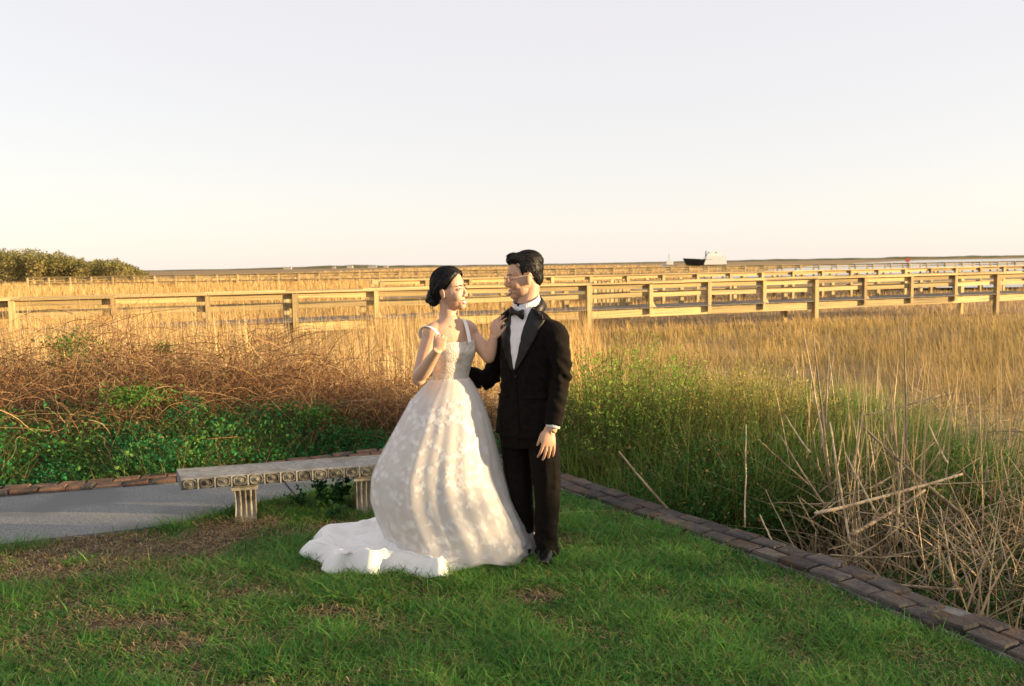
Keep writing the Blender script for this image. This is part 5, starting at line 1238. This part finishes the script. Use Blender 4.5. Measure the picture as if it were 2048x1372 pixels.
    x, y, z = Lc[:, 0], np.abs(Lc[:, 1]), Lc[:, 2]
    line = np.interp(x, [-.13, -.06, -.035, -.02, .01, .025, .040, .055, .070, .082, .12], [-.085, -.082, -.05, .010, .006, .016, .034, .056, .078, .094, .110])
    hm = cut(hm, z > line); bunp = H(-.11, 0, -.03)
    st = strands(hm, 1300, lambda p, q: (bunp - p), .05, ho, HR, hs, .0014)
    hair = kid('hair', hm, M_hair); kidp('hair_strands', st, M_hair, True, hair)['kind'] = 'stuff'
    B_ = lambda P: xf((np.asarray(P[0]) * 1.16 + np.array([.016, 0, .018]), P[1]), HR, ho, hs)
    bun = [B_(ellipsoid((-.112, 0, -.045), (.034, .044, .038)))]
    for k in range(7):
        a0 = k * 2 * math.pi / 7; pts = [(-.112 + .012 * math.sin(a), .034 * math.cos(a0 + a * .8) * math.cos(a * .5) , -.045 + .034 * math.sin(a0 + a * .8)) for a in np.linspace(-1.2, 1.2, 6)]
        bun.append(B_(tube_path(pts, [.006, .011, .013, .013, .011, .006], n=8)))
    bun += [B_(ellipsoid(*q)) for q in (((-.128, .012, -.022), (.018, .02, .016)), ((-.130, -.014, -.056), (.020, .022, .018)), ((-.105, -.03, -.066), (.022, .018, .016)))]
    kid('bun', union('bun', bun, .003, 1), M_hair, hair)
    # bodice
    bs = [(905, 683, .1435, .100), (906, 703, .1365, .117), (904, 728, .1185, .100), (901, 754, .1085, .092), (900, 766, .112, .096)]
    bsec = [(at(x_, y_, BY), a, b) for x_, y_, a, b in bs]; V, F = sections(bsec, l, f, 48, 25); F = F[:-2]; V = V.copy()
    n = 48                                                    # first ring is the neckline: dip the back, scallop the front
    for i in range(n):
        th = 2 * math.pi * i / n; fr_ = math.sin(th)
        for j, k in ((0, 1), (1, .6), (2, .25)): V[j * n + i, 2] += k * ((.006 * abs(math.sin(th * 6))) + (-.07 * max(0, -fr_)) + .020 * abs(math.cos(th)) ** 3)
    kidp('bodice', (V, F), M_bodice)
    # straps
    def strap(pts, w): kidp('strap', tube_path(pts, [(w, .003)] * len(pts), ref=tuple(l + f * .2), n=10), M_lace)
    strap([at(940, 686, BY - .075), at(936, 665, BY - .055), at(930, 644, BY - .005), at(925, 640, BY + .05), at(925, 668, BY + .10)], .011)
    strap([at(884, 684, BY - .165), at(876, 668, BY - .155), at(862, 655, BY - .115), at(847, 654, BY - .065), at(840, 668, BY - .015), at(852, 690, BY + .05)], .010)
    kidp('pendant', ellipsoid(at(903, 653, BY - .073), (.004, .003, .005), nu=8, nv=6), M_gold)
    # skirt
    nu, nv = 260, 90; TH, TT = np.meshgrid(np.linspace(0, 2 * math.pi, nu, endpoint=False), np.linspace(0, 1, nv) ** .9, indexing='xy')
    V = skirt_pt(TH, TT).reshape(-1, 3); idx = np.arange(nu * nv).reshape(nv, nu); nx_ = np.roll(idx, -1, 1)
    F = np.stack([idx[:-1], idx[1:], nx_[1:], nx_[:-1]], -1).reshape(-1, 4)
    skirt = kidp('skirt', (V, F), M_dress)
    # lace motifs lying on the skirt
    r = np.random.default_rng(8); LV = []; LF = []
    def motif(th0, t0, size, rot, leafy):
        hgt = SZ[0, 0]; e = 1e-3
        P = skirt_pt(th0, t0); du = (skirt_pt(th0 + e, t0) - P) / e; dv = (skirt_pt(th0, t0 + e) - P) / e
        lu, lv = np.linalg.norm(du), np.linalg.norm(dv)
        shapes = [(0 + k * 2 * math.pi / 5, .0, .5, .20) for k in range(5)] if not leafy else [(q, .0, ln, .13) for q, ln in ((0, .9), (.8, .6), (-.8, .6), (1.6, .45), (-1.6, .45))]
        for (a, o0, ln, wd) in shapes:
            pts = [(0, 0), (.35, wd), (.75, wd * .9), (1, 0), (.75, -wd * .9), (.35, -wd)]; ids = []
            for (p, q) in pts:
                p = p * ln * size; q = q * size * ln * 1.6; aa = a + rot
                U = (p * math.cos(aa) - q * math.sin(aa)) / lu; W = (p * math.sin(aa) + q * math.cos(aa)) / lv
                tt = min(.985, max(.01, t0 + W)); pt = skirt_pt(th0 + U, tt); d1 = skirt_pt(th0 + U + e, tt) - pt; d2 = skirt_pt(th0 + U, tt + e) - pt
                nn = np.cross(d2, d1); nn /= np.linalg.norm(nn) + 1e-9
                c = np.array([np.interp(-pt[2], -SZ[:, 0], SZ[:, 1]), BY + .05, pt[2]])
                if nn @ (pt - c) < 0: nn = -nn
                ids.append(len(LV)); LV.append(pt + nn * .002)
            LF.append(tuple(ids))
    for k in range(430):
        t0 = .10 + .86 * r.random() ** .75; motif(r.uniform(math.pi * .92, math.pi * 2.12), t0, r.uniform(.022, .058), r.uniform(0, 6.28), k % 3 > 0)
    la = kidp('lace_applique', (np.array(LV), LF), M_lace, False, skirt); la['kind'] = 'stuff'
    # sheer outer tulle layer flaring at the hem
    TH, TT = np.meshgrid(np.linspace(math.radians(-210), math.radians(150), 240), np.linspace(.015, 1, 50), indexing='xy')
    P = skirt_pt(TH, TT); q = (np.clip((TT - .42) / .58, 0, 1) * np.interp(np.degrees(TH), [-210, -140, -110, 60, 150], [.1, .1, 1, 1, .1]))[..., None]; c = np.stack([np.interp(-P[..., 2], -SZ[:, 0], SZ[:, 1]), np.full(TH.shape, BY + .05), P[..., 2]], -1)
    rad = P - c; rad[..., 2] = 0; P = P + rad * (.015 + .11 * q ** 2 + .035 * q * np.sin(8 * TH + 1)[..., None]); P[..., 2] += .004
    idx = np.arange(240 * 50).reshape(50, 240); F = np.stack([idx[:-1, :-1], idx[1:, :-1], idx[1:, 1:], idx[:-1, 1:]], -1).reshape(-1, 4)
    kidp('tulle_overlay', (P.reshape(-1, 3), F), M_tulle, True, skirt)
    # train
    hem_px = [(985, 1122), (940, 1128), (908, 1160), (880, 1152), (850, 1163), (800, 1150), (768, 1140), (748, 1163), (712, 1143), (690, 1151), (658, 1158), (642, 1128), (606, 1119), (603, 1100), (625, 1085), (665, 1072), (720, 1062), (765, 1050)]
    hem = catmull([tuple(ground(*p))[:2] for p in hem_px], 150); nu, nv = 150, 44
    U = np.linspace(0, 1, nu); att_th = np.radians(np.interp(U, [0, .2, .5, .75, 1], [-70, -105, -150, -178, -215])); att_t = np.interp(U, [0, .12, .25, .5, .75, 1], [.95, .95, .93, .91, .90, .90])
    att = skirt_pt(att_th, att_t); hr = np.interp(U, [0, .1, .16, .25, .33, .38, .45, .52, .58, .66, .72, .80, .9, 1], [.03, .05, .10, .105, .115, .13, .145, .11, .12, .10, .085, .075, .11, .12])
    nu, nv = 400, 60; U2 = np.linspace(0, 1, nu)
    hem = catmull([tuple(ground(*p))[:2] for p in hem_px], nu); att = np.stack([np.interp(U2, U, att[:, k]) for k in range(3)], 1); hr = np.interp(U2, U, hr); U = U2
    V = np.zeros((nv, nu, 3)); kr = np.hanning(81); kr /= kr.sum(); pad = np.pad(hem, ((40, 40), (0, 0)), mode='edge'); hem = np.stack([np.convolve(pad[:, c], kr, 'valid') for c in (0, 1)], 1)
    pad = np.pad(hem, ((40, 40), (0, 0)), mode='edge'); tg = np.gradient(np.stack([np.convolve(pad[:, c], kr, 'valid') for c in (0, 1)], 1), axis=0); tg /= np.linalg.norm(tg, axis=1)[:, None] + 1e-9
    outv = np.stack([-tg[:, 1], tg[:, 0]], 1); outv *= np.sign(np.sum(outv * (hem - np.array([SZ[-1, 1], BY + .1])), axis=1))[:, None]
    ph = 2 * math.pi * (U * 6.0 + .30 * np.sin(U * 9)); lobe = .5 - .5 * np.cos(ph + .8)          # scalloped folds of the stiff hem
    fine = np.sin(ph * 2.3 + 1) * .2 + np.sin(ph * 3.7) * .1
    hemxy = hem + outv * ((.060 * lobe - .030) + .003 * fine)[:, None]; hemz = .004 + .018 * lobe ** 3
    rid = hem - outv * (.035 + .060 * (1 - lobe) + .003 * fine)[:, None]; ridz = hr * 1.0 * (.80 + .22 * lobe + .04 * fine)
    for j in range(nv):
        v = j / (nv - 1)
        if v < .28:
            q = v / .28; p = hemxy * (1 - q) + rid * q; bulge = math.sin(q * math.pi) * .012
            p = p + outv * (bulge * (lobe - .35) + .004 * np.sin(ph * 5 + q * 4) * q * (1 - q) * 2)[:, None]; zz = hemz * (1 - q) + ridz * q
        else:
            q = (v - .28) / .72; p = rid * (1 - q) + att[:, :2] * q
            dip = ridz * np.exp(-q * 5.5) + .045 * (1 - np.exp(-q * 9)) * (1 - q); cr = np.clip(q * 6, 0, 1) * (1 - q)
            zz = dip + att[:, 2] * np.clip((q - .35) / .65, 0, 1) ** 1.5 + cr * (.034 * np.abs(np.sin(U * 17 + q * 3.5 + .5 * np.sin(q * 9))) ** .6 + .016 * np.abs(np.sin(U * 39 - q * 6)) + .008 * np.sin(U * 83 + q * 11) + .03 * (vnoise(U * 3, U * 0 + q, .07, 120) - .5))
            if v > .985: zz = att[:, 2]
        V[j, :, :2] = p; V[j, :, 2] = np.maximum(zz, .004)
    jr = int(.28 * (nv - 1)) + 1; V = np.concatenate([V[:jr + 1], V[jr:]]); nv += 1          # ridge row doubled: a crease
    idx = np.arange(nu * nv).reshape(nv, nu); F = np.stack([idx[:-1, :-1], idx[:-1, 1:], idx[1:, 1:], idx[1:, :-1]], -1).reshape(-1, 4)
    F = F[(F[:, 0] // nu) != jr]
    t_ = kidp('train', (V.reshape(-1, 3), F), M_satin_w, True, skirt)
    md = t_.modifiers.new('thick', 'SOLIDIFY'); md.thickness = .0015; md.offset = -1
    return g
build_bride()
